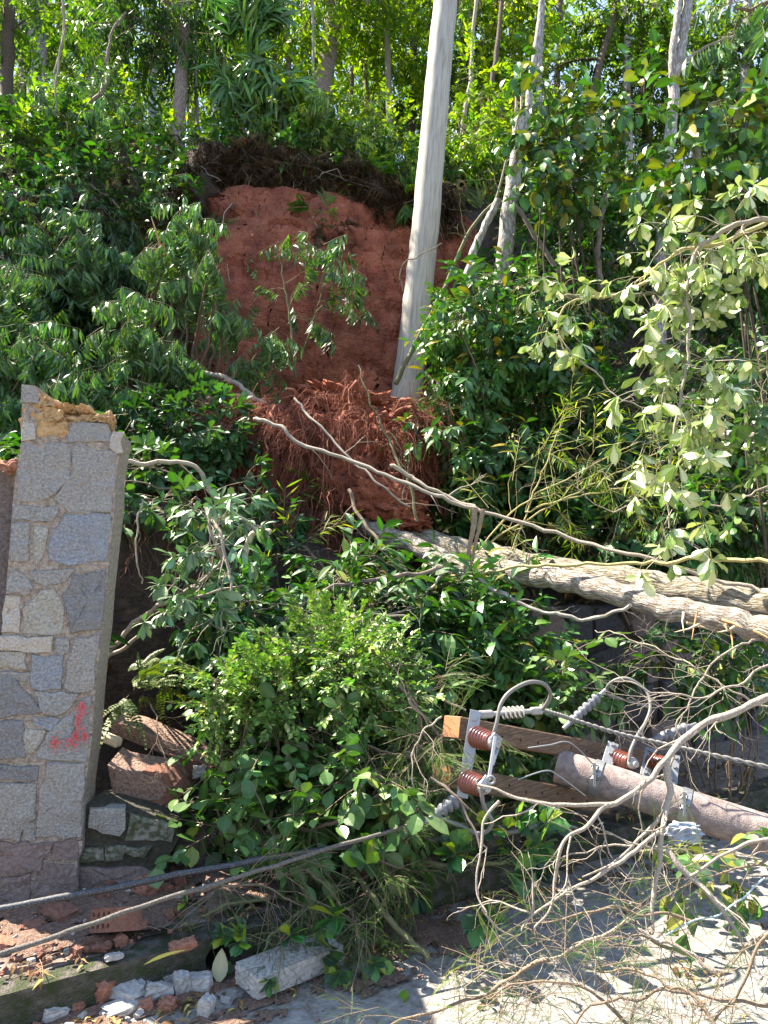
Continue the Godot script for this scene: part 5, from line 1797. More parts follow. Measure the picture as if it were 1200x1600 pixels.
	var lb := [
		["upper lance-leaved tree left of the scar, its foliage in a blue-green sweep", 130, 400, 8.4, [[100, 370, 80, 45, 130], [150, 430, 70, 45, 130], [60, 430, 60, 50, 90]], Color(.95, 1, 1.05)],
		["lance-leaved tree under the torn orange stub, hanging in tiers", 270, 400, 7.9, [[262, 390, 50, 28, 60], [290, 350, 36, 24, 36], [310, 375, 24, 20, 14]], Color(1.3, 1.3, 1.25)],
		["lance-leaved branch spray reaching furthest right over the red soil", 350, 470, 7.5, [[345, 425, 24, 16, 14], [295, 440, 36, 24, 30], [350, 495, 40, 24, 34], [415, 525, 34, 22, 26], [390, 560, 30, 16, 16]], Color(1.3, 1.3, 1.2)],
		["sunlit lance-leaved spray hanging above the grey dead limb", 240, 530, 7.2, [[235, 505, 50, 26, 60], [255, 560, 44, 28, 50], [190, 545, 36, 36, 40]], Color(1.3, 1.3, 1.25)],
		["lower lance-leaved mass behind the tall broken wall", 60, 590, 6.9, [[60, 570, 85, 55, 190], [20, 640, 60, 60, 120], [140, 610, 60, 40, 90]], Color(1, 1.1, 1)],
		["dense lance-leaved foliage along the photograph's left edge", 10, 460, 7.6, [[-10, 440, 60, 70, 120], [20, 520, 60, 50, 100]], Color(.85, .95, 1)],
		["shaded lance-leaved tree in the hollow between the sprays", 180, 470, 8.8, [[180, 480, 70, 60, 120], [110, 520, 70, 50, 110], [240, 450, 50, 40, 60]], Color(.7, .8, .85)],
	]
	for q in lb:
		var balls := []
		for b in q[4]:
			balls.append(ball(b[0], b[1], q[3] + rnd(-.2, .2), b[2], b[3], .45, b[4]))
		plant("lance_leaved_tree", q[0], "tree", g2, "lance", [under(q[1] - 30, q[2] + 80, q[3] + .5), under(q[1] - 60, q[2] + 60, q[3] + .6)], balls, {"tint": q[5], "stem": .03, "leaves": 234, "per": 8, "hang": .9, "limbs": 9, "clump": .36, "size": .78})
	# torn orange stub
	var ts := thing("torn_stub", P(250, 400, 7.8), "freshly torn orange branch stub pointing up among the lance leaves", "branch")
	for q in [[[254, 402, 249, 385, 245, 362, .017]], [[252, 388, 240, 350, 236, 338, .011]], [[250, 392, 238, 388, 226, 387, .01]], [[258, 400, 256, 380, 252, 366, .013]]]:
		s = Shape.new()
		var e: Array = q[0]
		tube(s, PackedVector3Array([P(e[0], e[1], 7.6), P(e[2], e[3], 7.58), P(e[4], e[5], 7.6)]), e[6], .003, 6, .3)
		obj("splinter", s, M["raw_wood"], ts)
	# grey dead limb with a fork, left of the root plate
	limb("dead_limb", "smooth grey forked dead limb jutting out left of the root plate", "branch", "", [P(415, 628, 6.9), P(380, 620, 7.0), P(330, 622, 7.2), P(300, 628, 7.4)], .022, .03, "grey_twig", {"sides": 10})
	limb("dead_limb", "upper prong of grey dead wood meeting the forked limb from above", "branch", "", [P(398, 622, 6.95), P(372, 602, 7.05), P(352, 590, 7.15), P(310, 582, 7.3), P(285, 570, 7.4)], .02, .028, "grey_twig", {"sides": 10})
	limb("dead_limb", "greenish thin limb running under the grey forked one", "branch", "", [P(200, 590, 7), P(260, 612, 6.9), P(330, 632, 6.8), P(412, 638, 6.75)], .012, .01, "green_twig", {"twigs": 4, "len": .3})
	# rosette shrubs round the hollow behind the wall
	var g3 := "rosette-leaved shrubs behind the broken wall"
	for q in [
		["rosette-leaved shrub overhanging the dark hollow beside the wall's top", 255, 740, 5.9, [[250, 735, 34, 18, 24]], Color(.9, 1, 1)],
		["rosette leaves drooping over the cut bank into the dark hollow", 250, 790, 5.35, [[235, 785, 46, 16, 22], [290, 800, 34, 20, 16]], Color(.8, .95, .95)],
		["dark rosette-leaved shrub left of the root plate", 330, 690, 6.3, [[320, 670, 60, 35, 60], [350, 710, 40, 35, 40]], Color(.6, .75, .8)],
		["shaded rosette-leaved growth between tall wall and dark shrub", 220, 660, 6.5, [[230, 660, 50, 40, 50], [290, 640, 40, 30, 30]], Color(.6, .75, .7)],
	]:
		var balls := []
		for b in q[4]:
			balls.append(ball(b[0], b[1], q[3], b[2], b[3], .25, b[4]))
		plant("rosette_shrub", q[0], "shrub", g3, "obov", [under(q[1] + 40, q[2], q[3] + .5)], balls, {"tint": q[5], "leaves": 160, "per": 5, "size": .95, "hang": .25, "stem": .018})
	var rt := thing("exposed_roots", P(250, 800, 5.2), "brown roots hanging down the cut bank inside the dark hollow", "roots")
	for k in 46:
		s = Shape.new()
		var a := on(rnd(190, 320), rnd(770, 830)) + Vector3(0, .02, .06)
		var l := rnd(.2, .75)
		tube(s, crv([a, a + Vector3(rnd(-.12, .12), -.45 * l, rnd(.03, .14)), a + Vector3(rnd(-.2, .2), -l, rnd(.05, .2))], 6, .06), rnd(.002, .009), .0012, 4)
		obj("root", s, M["root_brown" if k % 3 else "root"], rt)
	# right-hand slope: glossy drooping shrub in the middle
	var g4 := "glossy-leaved shrubs right of the smooth trunk"
	for q in [
		["glossy drooping shrub glinting in the sun right of the lichen-grey leaning stem", 740, 560, 7.0, [[735, 520, 40, 34, 60], [770, 560, 50, 40, 80], [730, 610, 55, 36, 80], [720, 660, 45, 34, 60]], Color(1.25, 1.25, 1.1)],
		["upper tip of glossy leaves beside the snapped lichen trunk's base", 770, 475, 7.3, [[780, 470, 40, 24, 50], [735, 470, 24, 20, 24]], Color(1.4, 1.35, .9)],
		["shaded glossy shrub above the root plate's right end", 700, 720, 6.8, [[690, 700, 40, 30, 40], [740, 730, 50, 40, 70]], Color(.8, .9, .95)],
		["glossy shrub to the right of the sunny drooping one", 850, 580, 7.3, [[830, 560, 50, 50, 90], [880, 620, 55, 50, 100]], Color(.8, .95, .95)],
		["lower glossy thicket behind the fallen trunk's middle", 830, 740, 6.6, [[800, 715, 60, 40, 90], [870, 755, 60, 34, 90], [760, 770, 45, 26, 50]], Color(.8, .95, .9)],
	]:
		var balls := []
		for b in q[4]:
			balls.append(ball(b[0], b[1], q[3], b[2], b[3], .4, b[4]))
		plant("glossy_shrub", q[0], "shrub", g4, "broad", [under(q[1], q[2], q[3] + .3), under(q[1] + 30, q[2], q[3] + .4)], balls, {"tint": q[5], "leaves": 260, "per": 8, "hang": .5, "limbs": 12, "stem": .02})
	# dark understorey on the right
	var g5 := "dark understorey on the right-hand slope"
	for q in [
		["dark leafy understorey between snapped and forked trees", 900, 400, 8.8, [[880, 390, 60, 60, 100], [950, 420, 60, 60, 110], [980, 340, 60, 60, 100]]],
		["dark fine-leaved understorey right of the forked tree", 1120, 400, 8.6, [[1110, 380, 70, 60, 130], [1180, 440, 60, 70, 120], [1080, 470, 60, 50, 90]]],
		["bushy understorey in the middle right behind pale hanging leaves", 1120, 620, 7.4, [[1130, 600, 70, 70, 140], [1180, 700, 60, 70, 120], [1060, 680, 60, 60, 100]]],
		["shaded shrub above the fallen trunk's right half", 1040, 800, 6.4, [[1010, 785, 70, 40, 110], [1100, 800, 60, 36, 100], [1170, 800, 50, 40, 80]]],
		["shaded shrub between yellowed bamboo and glossy thicket", 930, 700, 7.0, [[930, 690, 60, 50, 110], [990, 640, 50, 50, 90]]],
		["shadowed low growth at the foot of the snapped lichen tree", 840, 470, 8.2, [[840, 480, 60, 50, 100], [900, 510, 60, 50, 100]]],
	]:
		var balls := []
		for b in q[3 + 1]:
			balls.append(ball(b[0], b[1], q[3], b[2], b[3], .5, b[4]))
		plant("understorey_shrub", q[0], "shrub", g5, "dark", [under(q[1], q[2], q[3] + .2), under(q[1] + 40, q[2], q[3] + .3)], balls, {"tint": Color(rnd(.9, 1.2), 1.1, 1), "per": 10, "hang": .35, "limbs": 5, "stem": .013, "bark": "brown_bark"})
	# round-leaved trees, upper right
	plant("round_leaved_tree", "round-leaved tree whose boughs cross in front of the upper right woods", "tree", "", "bigleaf", [under(880, 400, 7.6), under(960, 420, 7.8)], [ball(865, 130, 7.6, 40, 60, .4, 22), ball(880, 230, 7.5, 60, 50, .4, 36), ball(950, 200, 7.5, 40, 40, .4, 14), ball(870, 300, 7.5, 50, 34, .4, 24), ball(930, 290, 7.6, 40, 40, .3, 18), ball(985, 180, 7.6, 30, 40, .3, 9)], {"leaves": 290, "per": 4, "stem": .022, "limbs": 8, "bark": "brown_bark", "size": .8, "tint": Color(1.1, 1.1, 1)})
	plant("large_leaved_tree", "big drooping leaves of a tree at the right edge below the open sky", "tree", "", "bigleaf", [under(1210, 420, 5.8), under(1250, 420, 6)], [ball(1150, 180, 5.9, 60, 40, .4, 30), ball(1110, 250, 5.9, 50, 40, .4, 26), ball(1180, 260, 5.8, 50, 50, .4, 36), ball(1070, 290, 6.0, 34, 26, .3, 12), ball(1150, 320, 5.9, 50, 26, .3, 18)], {"leaves": 290, "per": 4, "stem": .02, "limbs": 6, "bark": "brown_bark", "size": .85, "hang": .5, "tint": Color(1.05, 1.05, 1)})
	limb("dark_bough", "blurred grey-leaved bough dipping into the upper right corner", "branch", "", [P(1290, -60, 4.6), P(1230, -10, 4.6), P(1180, 10, 4.6), P(1150, 14, 4.6)], .02, .006, "brown_twig", {"twigs": 8, "len": .25, "forks": 1, "sp": "lance", "each": 1, "size": .8, "hang": .4, "tint": Color(.9, 1, 1)})
	# pale-leaved hanging bough, right
	limb("hanging_bough", "long bough of pale sunlit leaves hanging down the right side", "branch", "", [P(1260, 335, 4.1), P(1180, 345, 4.15), P(1130, 362, 4.2), P(1092, 390, 4.25), P(1075, 440, 4.25), P(1078, 520, 4.2), P(1070, 600, 4.15), P(1050, 690, 4.1), P(1040, 760, 4.05), P(1045, 825, 4.0)], .016, .004, "pale_twig", {"twigs": 30, "len": .22, "forks": 1, "from": .05, "sp": "pale", "each": 2, "size": .8, "leaves": 294, "hang": .5, "spread": .08})
	limb("hanging_bough", "shorter pale-leaved bough reaching left from the same crown", "branch", "", [P(1200, 345, 4.3), P(1130, 380, 4.35), P(1060, 396, 4.4), P(1020, 420, 4.45), P(992, 445, 4.5)], .013, .004, "yellow_twig", {"twigs": 5, "len": .2, "forks": 0, "from": .5, "sp": "pale", "each": 2, "size": .65, "leaves": 84, "hang": .4, "spread": .06})
	limb("leafy_branch", "green-leaved branch drooping below pale boughs at the right edge", "branch", "", [P(1260, 560, 4.5), P(1190, 580, 4.5), P(1150, 620, 4.5), P(1130, 690, 4.5), P(1120, 760, 4.5)], .013, .004, "green_twig", {"twigs": 12, "len": .28, "forks": 1, "sp": "rounded", "each": 1, "size": .8, "leaves": 200, "hang": .4, "tint": Color(1, 1, 1)})
	limb("leafy_branch", "branch with white-backed leaves hanging before the dark understorey", "branch", "", [P(1010, 440, 5.2), P(960, 462, 5.3), P(900, 470, 5.4), P(872, 500, 5.4), P(880, 545, 5.4)], .012, .004, "yellow_twig", {"twigs": 7, "len": .22, "forks": 1, "from": .3, "sp": "pale", "each": 1, "size": .85, "leaves": 98, "hang": .5})
	# leaning stems
	limb("leaning_stem", "lichen-grey thin stem leaning up from the root plate's right side", "branch", "", [P(652, 692, 7.2), P(690, 600, 7.4), P(710, 510, 7.5), P(735, 410, 7.7), P(760, 350, 7.9), P(778, 312, 8)], .045, .035, "lichen_bark", {"sides": 10})
	limb("leaning_stem", "greenish thin stem crossing the smooth trunk's base diagonally", "branch", "", [P(618, 600, 8.0), P(650, 535, 8.1), P(690, 460, 8.2), P(735, 360, 8.4), P(770, 320, 8.5)], .024, .018, "green_twig", {"twigs": 4, "len": .4})
	limb("leaning_stem", "broken pinkish stem leaning right from the snapped trunk", "branch", "", [P(800, 312, 8.2), P(832, 360, 8.1), P(862, 410, 8.0), P(888, 450, 7.9)], .022, .026, "pink_bark", {"sides": 8})
	limb("leaning_stem", "mossy bough lying level below the dark understorey", "branch", "", [P(880, 465, 6.6), P(940, 462, 6.6), P(1000, 460, 6.6), P(1060, 452, 6.7)], .022, .016, "green_twig", {"twigs": 5, "len": .4})
	limb("leaning_stem", "thin dark stem standing out left of the forked tree", "branch", "", [P(940, 470, 8), P(935, 390, 8.1), P(942, 330, 8.2), P(950, 300, 8.2)], .03, .022, "pink_bark", {"sides": 7})
	limb("leaning_stem", "dark twig arching off the smooth trunk's left side", "branch", "", [P(630, 455, 8.6), P(626, 418, 8.6), P(650, 402, 8.6), P(690, 380, 8.6)], .008, .005, "brown_twig", {"twigs": 2, "len": .2})
	for q in [["drooping dead palm sheath hanging beside the leaning lichen stem", [[752, 440], [748, 480], [744, 525]]], ["second dead sheath hanging against the first one", [[760, 450], [757, 490], [752, 530]]]]:
		s = Shape.new()
		var l := []
		for p in q[1]:
			l.append(P(p[0], p[1], 7.5))
		tube(s, crv(l, 5, .02), .03, .012, 6, .5)
		one("dead_sheath", s, M["dead_sheath"], l[2], q[0], "dead leaf")
	# yellowed bamboo
	var g6 := "yellowed bamboo stems over the fallen trunk"
	for q in [["yellowed bamboo stem slanting up from the hanging strips", [[730, 880], [800, 800], [900, 740], [1000, 690]]], ["upper yellowed bamboo stem slanting towards the pale boughs", [[760, 850], [860, 790], [960, 740], [1060, 690]]], ["steep bamboo stem rising near the glossy thicket", [[800, 860], [830, 780], [858, 710], [880, 650]]], ["low bamboo stem grazing the trunk's upper side", [[820, 800], [900, 775], [980, 762], [1050, 745]]]]:
		var l := []
		for p in q[1]:
			l.append(P(p[0], p[1], 5.6))
		limb("bamboo_stem", q[0], "bamboo", g6, l, .007, .003, "yellow_twig", {"twigs": 9, "len": .35, "forks": 1, "sp": "bamboo", "each": 1, "size": .8, "hang": .2})
	# ferns and low plants beneath the plate
	var g7 := "low plants below the root plate"
	for q in [
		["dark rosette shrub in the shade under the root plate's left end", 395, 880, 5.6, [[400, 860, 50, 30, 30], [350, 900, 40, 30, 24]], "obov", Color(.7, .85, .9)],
		["bluish spray of leaves left of the tangled roots", 400, 800, 6.0, [[400, 795, 26, 16, 16]], "silver", Color(1, 1.05, 1.2)],
		["light green sprig below the bluish spray", 445, 865, 5.7, [[448, 862, 22, 16, 12]], "bamboo", Color(1, 1.4, .8)],
		["dark glossy plants under the fallen trunk's root end", 590, 920, 5.4, [[545, 905, 50, 30, 40], [640, 950, 50, 30, 50]], "dark", Color(1, 1.1, 1)],
		["leafy plants below the middle of the fallen trunk", 740, 1000, 5.1, [[720, 985, 60, 26, 60], [800, 1000, 60, 26, 50], [750, 1040, 60, 36, 60]], "broad", Color(.85, .95, .9)],
		["lush low plants before the retaining wall", 840, 1050, 4.9, [[820, 1035, 60, 26, 50], [870, 1030, 40, 26, 30], [840, 1085, 50, 36, 50]], "rounded", Color(.85, .95, .85)],
		["fine dark growth behind the bright small-leaved bush", 560, 980, 4.9, [[540, 960, 70, 30, 60], [640, 990, 60, 50, 70], [660, 1080, 50, 50, 60]], "dark", Color(1, 1.1, 1)],
		["low weeds along the retaining wall's top behind the trunk", 980, 860, 5.9, [[960, 835, 80, 22, 60], [1080, 850, 70, 22, 60]], "dark", Color(1, 1.1, 1)],
		["leafy tangle hanging down the retaining wall at its right end", 1120, 1010, 5.2, [[1080, 1020, 50, 30, 30], [1150, 1050, 60, 40, 40]], "dark", Color(.9, 1, 1)],
	]:
		var balls := []
		for b in q[4]:
			balls.append(ball(b[0], b[1], q[3], b[2], b[3], .35, b[4]))
		plant("low_shrub", q[0], "shrub", g7, q[5], [under(q[1], q[2], q[3] + .2)], balls, {"tint": q[6], "leaves": 150, "per": 7, "hang": .3, "stem": .012})
	for q in [["feathery green fern in front of the retaining wall", 770, 1010, 4.8, "pinnate", 6], ["grey-green fern growing at the wall's broken edge", 195, 1075, 4.1, "fern", 6], ["yellowed fern tuft right of the grey-green one", 235, 1065, 4.2, "fern", 5], ["fern under the root plate among brown roots", 470, 760, 6.4, "fern", 4]]:
		plant("fern", q[0], "fern", "", q[4], [], [[P(q[1], q[2], q[3]), Vector3(.14, .06, .1), q[5]]], {"size": .6, "leaves": 40, "per": 3, "hang": -.3})


# ---------------------------------------------------------------- plants close to the road
func near_plants() -> void:
	# grey-leaved branch fallen across the hollow
	limb("fallen_branch", "fallen branch of grey-green rosettes draped across the dark hollow", "branch", "", [P(168, 1020, 4.7), P(220, 965, 4.7), P(290, 925, 4.65), P(345, 880, 4.6), P(330, 830, 4.6), P(322, 790, 4.7)], .018, .008, "grey_twig", {"twigs": 12, "len": .22, "forks": 1, "from": .45, "sp": "silver", "each": 1, "size": .8, "leaves": 140, "hang": .4})
	limb("fallen_branch", "large grey-green rosettes hanging at the middle of the fallen branch", "branch", "", [P(322, 790, 4.65), P(345, 840, 4.5), P(360, 900, 4.4), P(350, 950, 4.3), P(345, 985, 4.25)], .012, .005, "grey_twig", {"twigs": 9, "len": .16, "forks": 0, "sp": "silver", "each": 1, "size": 1.1, "leaves": 80, "hang": .6})
	limb("fallen_branch", "second bare-stemmed limb parallel below the grey-green rosettes", "branch", "", [P(160, 1035, 4.6), P(230, 985, 4.55), P(300, 935, 4.5), P(380, 915, 4.5)], .014, .006, "grey_twig", {"twigs": 8, "len": .24, "forks": 1, "from": .4, "sp": "silver", "each": 1, "size": .75, "leaves": 70, "hang": .4})
	plant("dark_shrub", "dark green shrub filling the space right of the grey-green rosettes", "shrub", "", "dark", [under(400, 960, 4.9)], [ball(400, 970, 4.9, 60, 40, .3, 60), ball(350, 1010, 4.8, 44, 36, .3, 40)], {"leaves": 150, "hang": .3, "tint": Color(1, 1.15, 1)})
	# bright small-leaved bush
	plant("small_leaved_bush", "bright small-leaved bush lit by the sun in the picture's middle", "bush", "", "tiny", [under(520, 1150, 4.3), under(470, 1150, 4.3), under(560, 1150, 4.35)], [ball(530, 1020, 4.2, 70, 32, .3, 150), ball(480, 1045, 4.25, 40, 40, .3, 50), ball(462, 1055, 4.15, 58, 30, .3, 110), ball(570, 1060, 4.2, 60, 38, .3, 120), ball(605, 1105, 4.2, 40, 30, .25, 44)], {"leaves": 290, "per": 11, "clump": .26, "size": .9, "hang": .0, "out": .8, "limbs": 26, "stem": .01, "tint": Color(1.15, 1.1, 1)})
	plant("small_leaved_bush", "lower left lobe of small leaves sloping down towards the broken slabs", "bush", "", "tiny", [under(400, 1180, 4.1), under(360, 1170, 4.1)], [ball(368, 1058, 4.1, 45, 22, .25, 55), ball(415, 1080, 4.05, 58, 26, .28, 75), ball(372, 1098, 4.05, 34, 18, .22, 28), ball(450, 1105, 4.05, 40, 22, .25, 34)], {"leaves": 290, "per": 11, "clump": .26, "size": .9, "hang": .05, "out": .8, "limbs": 22, "stem": .01, "tint": Color(1, 1, 1)})
	# big dark-leaved shrub below it
	var g := "rounded-leaf shrubs between broken slabs and fallen pole"
	for q in [
		["rounded-leaf shrub spilling over the collapsed slabs", 340, 1240, 3.85, [[372, 1230, 30, 46, 22], [345, 1300, 26, 26, 12], [395, 1290, 36, 40, 22]], Color(1.15, 1.1, 1.05)],
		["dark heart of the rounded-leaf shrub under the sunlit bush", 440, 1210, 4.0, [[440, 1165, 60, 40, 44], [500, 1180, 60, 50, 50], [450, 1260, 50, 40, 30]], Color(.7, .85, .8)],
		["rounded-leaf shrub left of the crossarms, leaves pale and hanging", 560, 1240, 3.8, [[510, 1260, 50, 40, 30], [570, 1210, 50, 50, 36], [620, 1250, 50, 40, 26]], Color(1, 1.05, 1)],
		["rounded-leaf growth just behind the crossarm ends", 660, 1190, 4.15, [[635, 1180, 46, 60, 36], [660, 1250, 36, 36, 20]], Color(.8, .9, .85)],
		["rounded-leaf growth between both crossarms and the loop of cable", 800, 1160, 4.95, [[800, 1150, 50, 34, 36], [770, 1130, 40, 30, 24], [850, 1120, 40, 40, 24]], Color(1.1, 1.1, .9)],
	]:
		var balls := []
		for b in q[4]:
			balls.append(ball(b[0], b[1], q[3], b[2], b[3], .25, b[4]))
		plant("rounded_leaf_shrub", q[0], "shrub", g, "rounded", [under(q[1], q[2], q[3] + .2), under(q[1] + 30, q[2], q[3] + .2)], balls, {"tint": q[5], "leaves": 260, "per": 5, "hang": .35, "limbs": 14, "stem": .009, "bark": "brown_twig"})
	# glossy fig branches lying at the kerb
	limb("fig_branch", "glossy fig branch lying towards the road, its broken end on the asphalt", "branch", "", [ground(668, 1500, .03), P(625, 1455, 3.3), P(595, 1420, 3.35), P(570, 1385, 3.45), P(545, 1350, 3.6)], .014, .012, "green_twig", {"twigs": 8, "len": .16, "forks": 0, "from": .35, "sp": "ficus", "each": 1, "size": 1.0, "leaves": 80, "hang": -.1})
	limb("fig_branch", "glossy fig leaves bunched below the crossarms along the kerb", "branch", "", [P(640, 1340, 3.7), P(690, 1355, 3.65), P(740, 1352, 3.6), P(790, 1345, 3.6)], .014, .008, "green_twig", {"twigs": 13, "len": .2, "forks": 0, "sp": "ficus", "each": 1, "size": 1.0, "leaves": 120, "hang": .1})
	limb("fig_branch", "low fig sprig with bright tips touching the asphalt near the stone block", "branch", "", [P(560, 1450, 3.3), P(575, 1490, 3.2), P(580, 1525, 3.1)], .008, .005, "green_twig", {"twigs": 6, "len": .1, "forks": 0, "sp": "ficus", "each": 1, "size": .62, "leaves": 60, "hang": .2, "tint": Color(1.2, 1.15, .9)})
	limb("fig_branch", "small fig sprig over the drain hole with two bright young leaves", "branch", "", [P(490, 1410, 3.35), P(450, 1440, 3.25), P(422, 1468, 3.15), P(412, 1486, 3.1)], .008, .004, "green_twig", {"twigs": 6, "len": .12, "forks": 0, "from": .3, "sp": "ficus", "each": 1, "size": .62, "leaves": 60, "hang": .2, "tint": Color(1.15, 1.1, .9)})
	limb("fig_branch", "dark fig sprig on the pavement's edge below the grey cable", "branch", "", [P(420, 1400, 3.4), P(360, 1415, 3.3), P(315, 1430, 3.2)], .008, .005, "green_twig", {"twigs": 6, "len": .1, "forks": 0, "sp": "ficus", "each": 1, "size": .6, "leaves": 50, "hang": .1})
	limb("fig_branch", "fig leaves crowded under the fallen pole at the kerb", "branch", "", [P(1000, 1330, 3.4), P(1050, 1325, 3.4), P(1090, 1340, 3.4), P(1140, 1360, 3.4)], .01, .006, "green_twig", {"twigs": 11, "len": .15, "forks": 0, "sp": "bigleaf", "each": 1, "size": .55, "leaves": 110, "hang": .4})
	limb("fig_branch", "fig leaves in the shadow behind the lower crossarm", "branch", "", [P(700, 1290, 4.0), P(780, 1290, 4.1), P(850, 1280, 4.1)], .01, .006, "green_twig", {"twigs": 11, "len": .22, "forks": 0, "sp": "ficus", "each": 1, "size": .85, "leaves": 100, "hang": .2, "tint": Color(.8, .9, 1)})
	# cypress sprays
	var g2 := "feathery cypress sprays"
	for q in [
		["feathery cypress spray flattened against the pavement under the grey cable", [[300, 1390], [360, 1380], [420, 1390], [480, 1420]], 3.3, 16, "cypress", .95],
		["feathery cypress spray hanging beside the low fig sprig", [[480, 1360], [515, 1390], [545, 1425], [550, 1450]], 3.35, 13, "cypress", .9],
		["feathery cypress spray crossing above the grey cable's middle", [[560, 1330], [600, 1345], [640, 1360]], 3.45, 9, "drycypress", .8],
		["yellowish cypress tuft right of the sunlit bush's top", [[580, 1010], [620, 1050], [650, 1100], [660, 1150]], 4.0, 16, "drycypress", .85],
		["yellowish cypress tuft below the bush's right side", [[540, 1150], [580, 1170], [630, 1180], [660, 1190]], 3.8, 12, "drycypress", .8],
		["cypress sprig dangling by the crossarm's left end", [[640, 1090], [670, 1130], [690, 1160]], 3.7, 8, "drycypress", .8],
	]:
		var l := []
		for p in q[1]:
			l.append(P(p[0], p[1], q[2]))
		limb("cypress_spray", q[0], "branch", g2, l, .007, .003, "brown_twig", {"twigs": q[3], "len": .26, "forks": 1, "sp": q[4], "each": 2, "size": q[5], "leaves": 160, "hang": .15})
	# cypress boughs over the sunny road
	var g3 := "cypress boughs lying on the sunny road"
	for q in [
		["cypress bough of dry green needles at the lower right corner", [[1260, 1420], [1200, 1470], [1160, 1530], [1120, 1600], [1100, 1660]], 2.45, 20, .95, Color(.8, .9, .8)],
		["cypress bough spreading over the road's bottom middle", [[1010, 1640], [960, 1580], [900, 1540], [840, 1530], [760, 1560]], 2.6, 20, .85, Color(.9, 1, .85)],
		["wispy cypress bough across the middle of the sunlit road", [[1080, 1440], [1020, 1430], [950, 1420], [880, 1430], [820, 1450]], 2.95, 18, .8, Color(1.2, 1.1, .8)],
		["dry cypress bough trailing to the road's lower left part", [[860, 1500], [780, 1540], [700, 1570], [640, 1590], [580, 1610]], 2.75, 18, .75, Color(1.3, 1.1, .75)],
		["thin cypress bough just under the fallen pole's lit end", [[1280, 1300], [1210, 1330], [1160, 1360], [1110, 1370]], 2.9, 11, .8, Color(1.3, 1.2, .8)],
		["cypress bough in front of the grey dead branch's lower forks", [[1100, 1500], [1040, 1480], [1000, 1460], [950, 1470]], 2.7, 14, .85, Color(1, 1.05, .85)],
	]:
		var l := []
		for p in q[1]:
			l.append(P(p[0], p[1], q[2]))
		limb("cypress_bough", q[0], "branch", g3, l, .007, .003, "brown_twig", {"twigs": int(q[3] * .55), "len": .28, "forks": 1, "sp": "drycypress" if q[5].r > 1.15 else "cypress", "each": 1, "size": q[4], "leaves": 120, "hang": .1, "tint": q[5]})


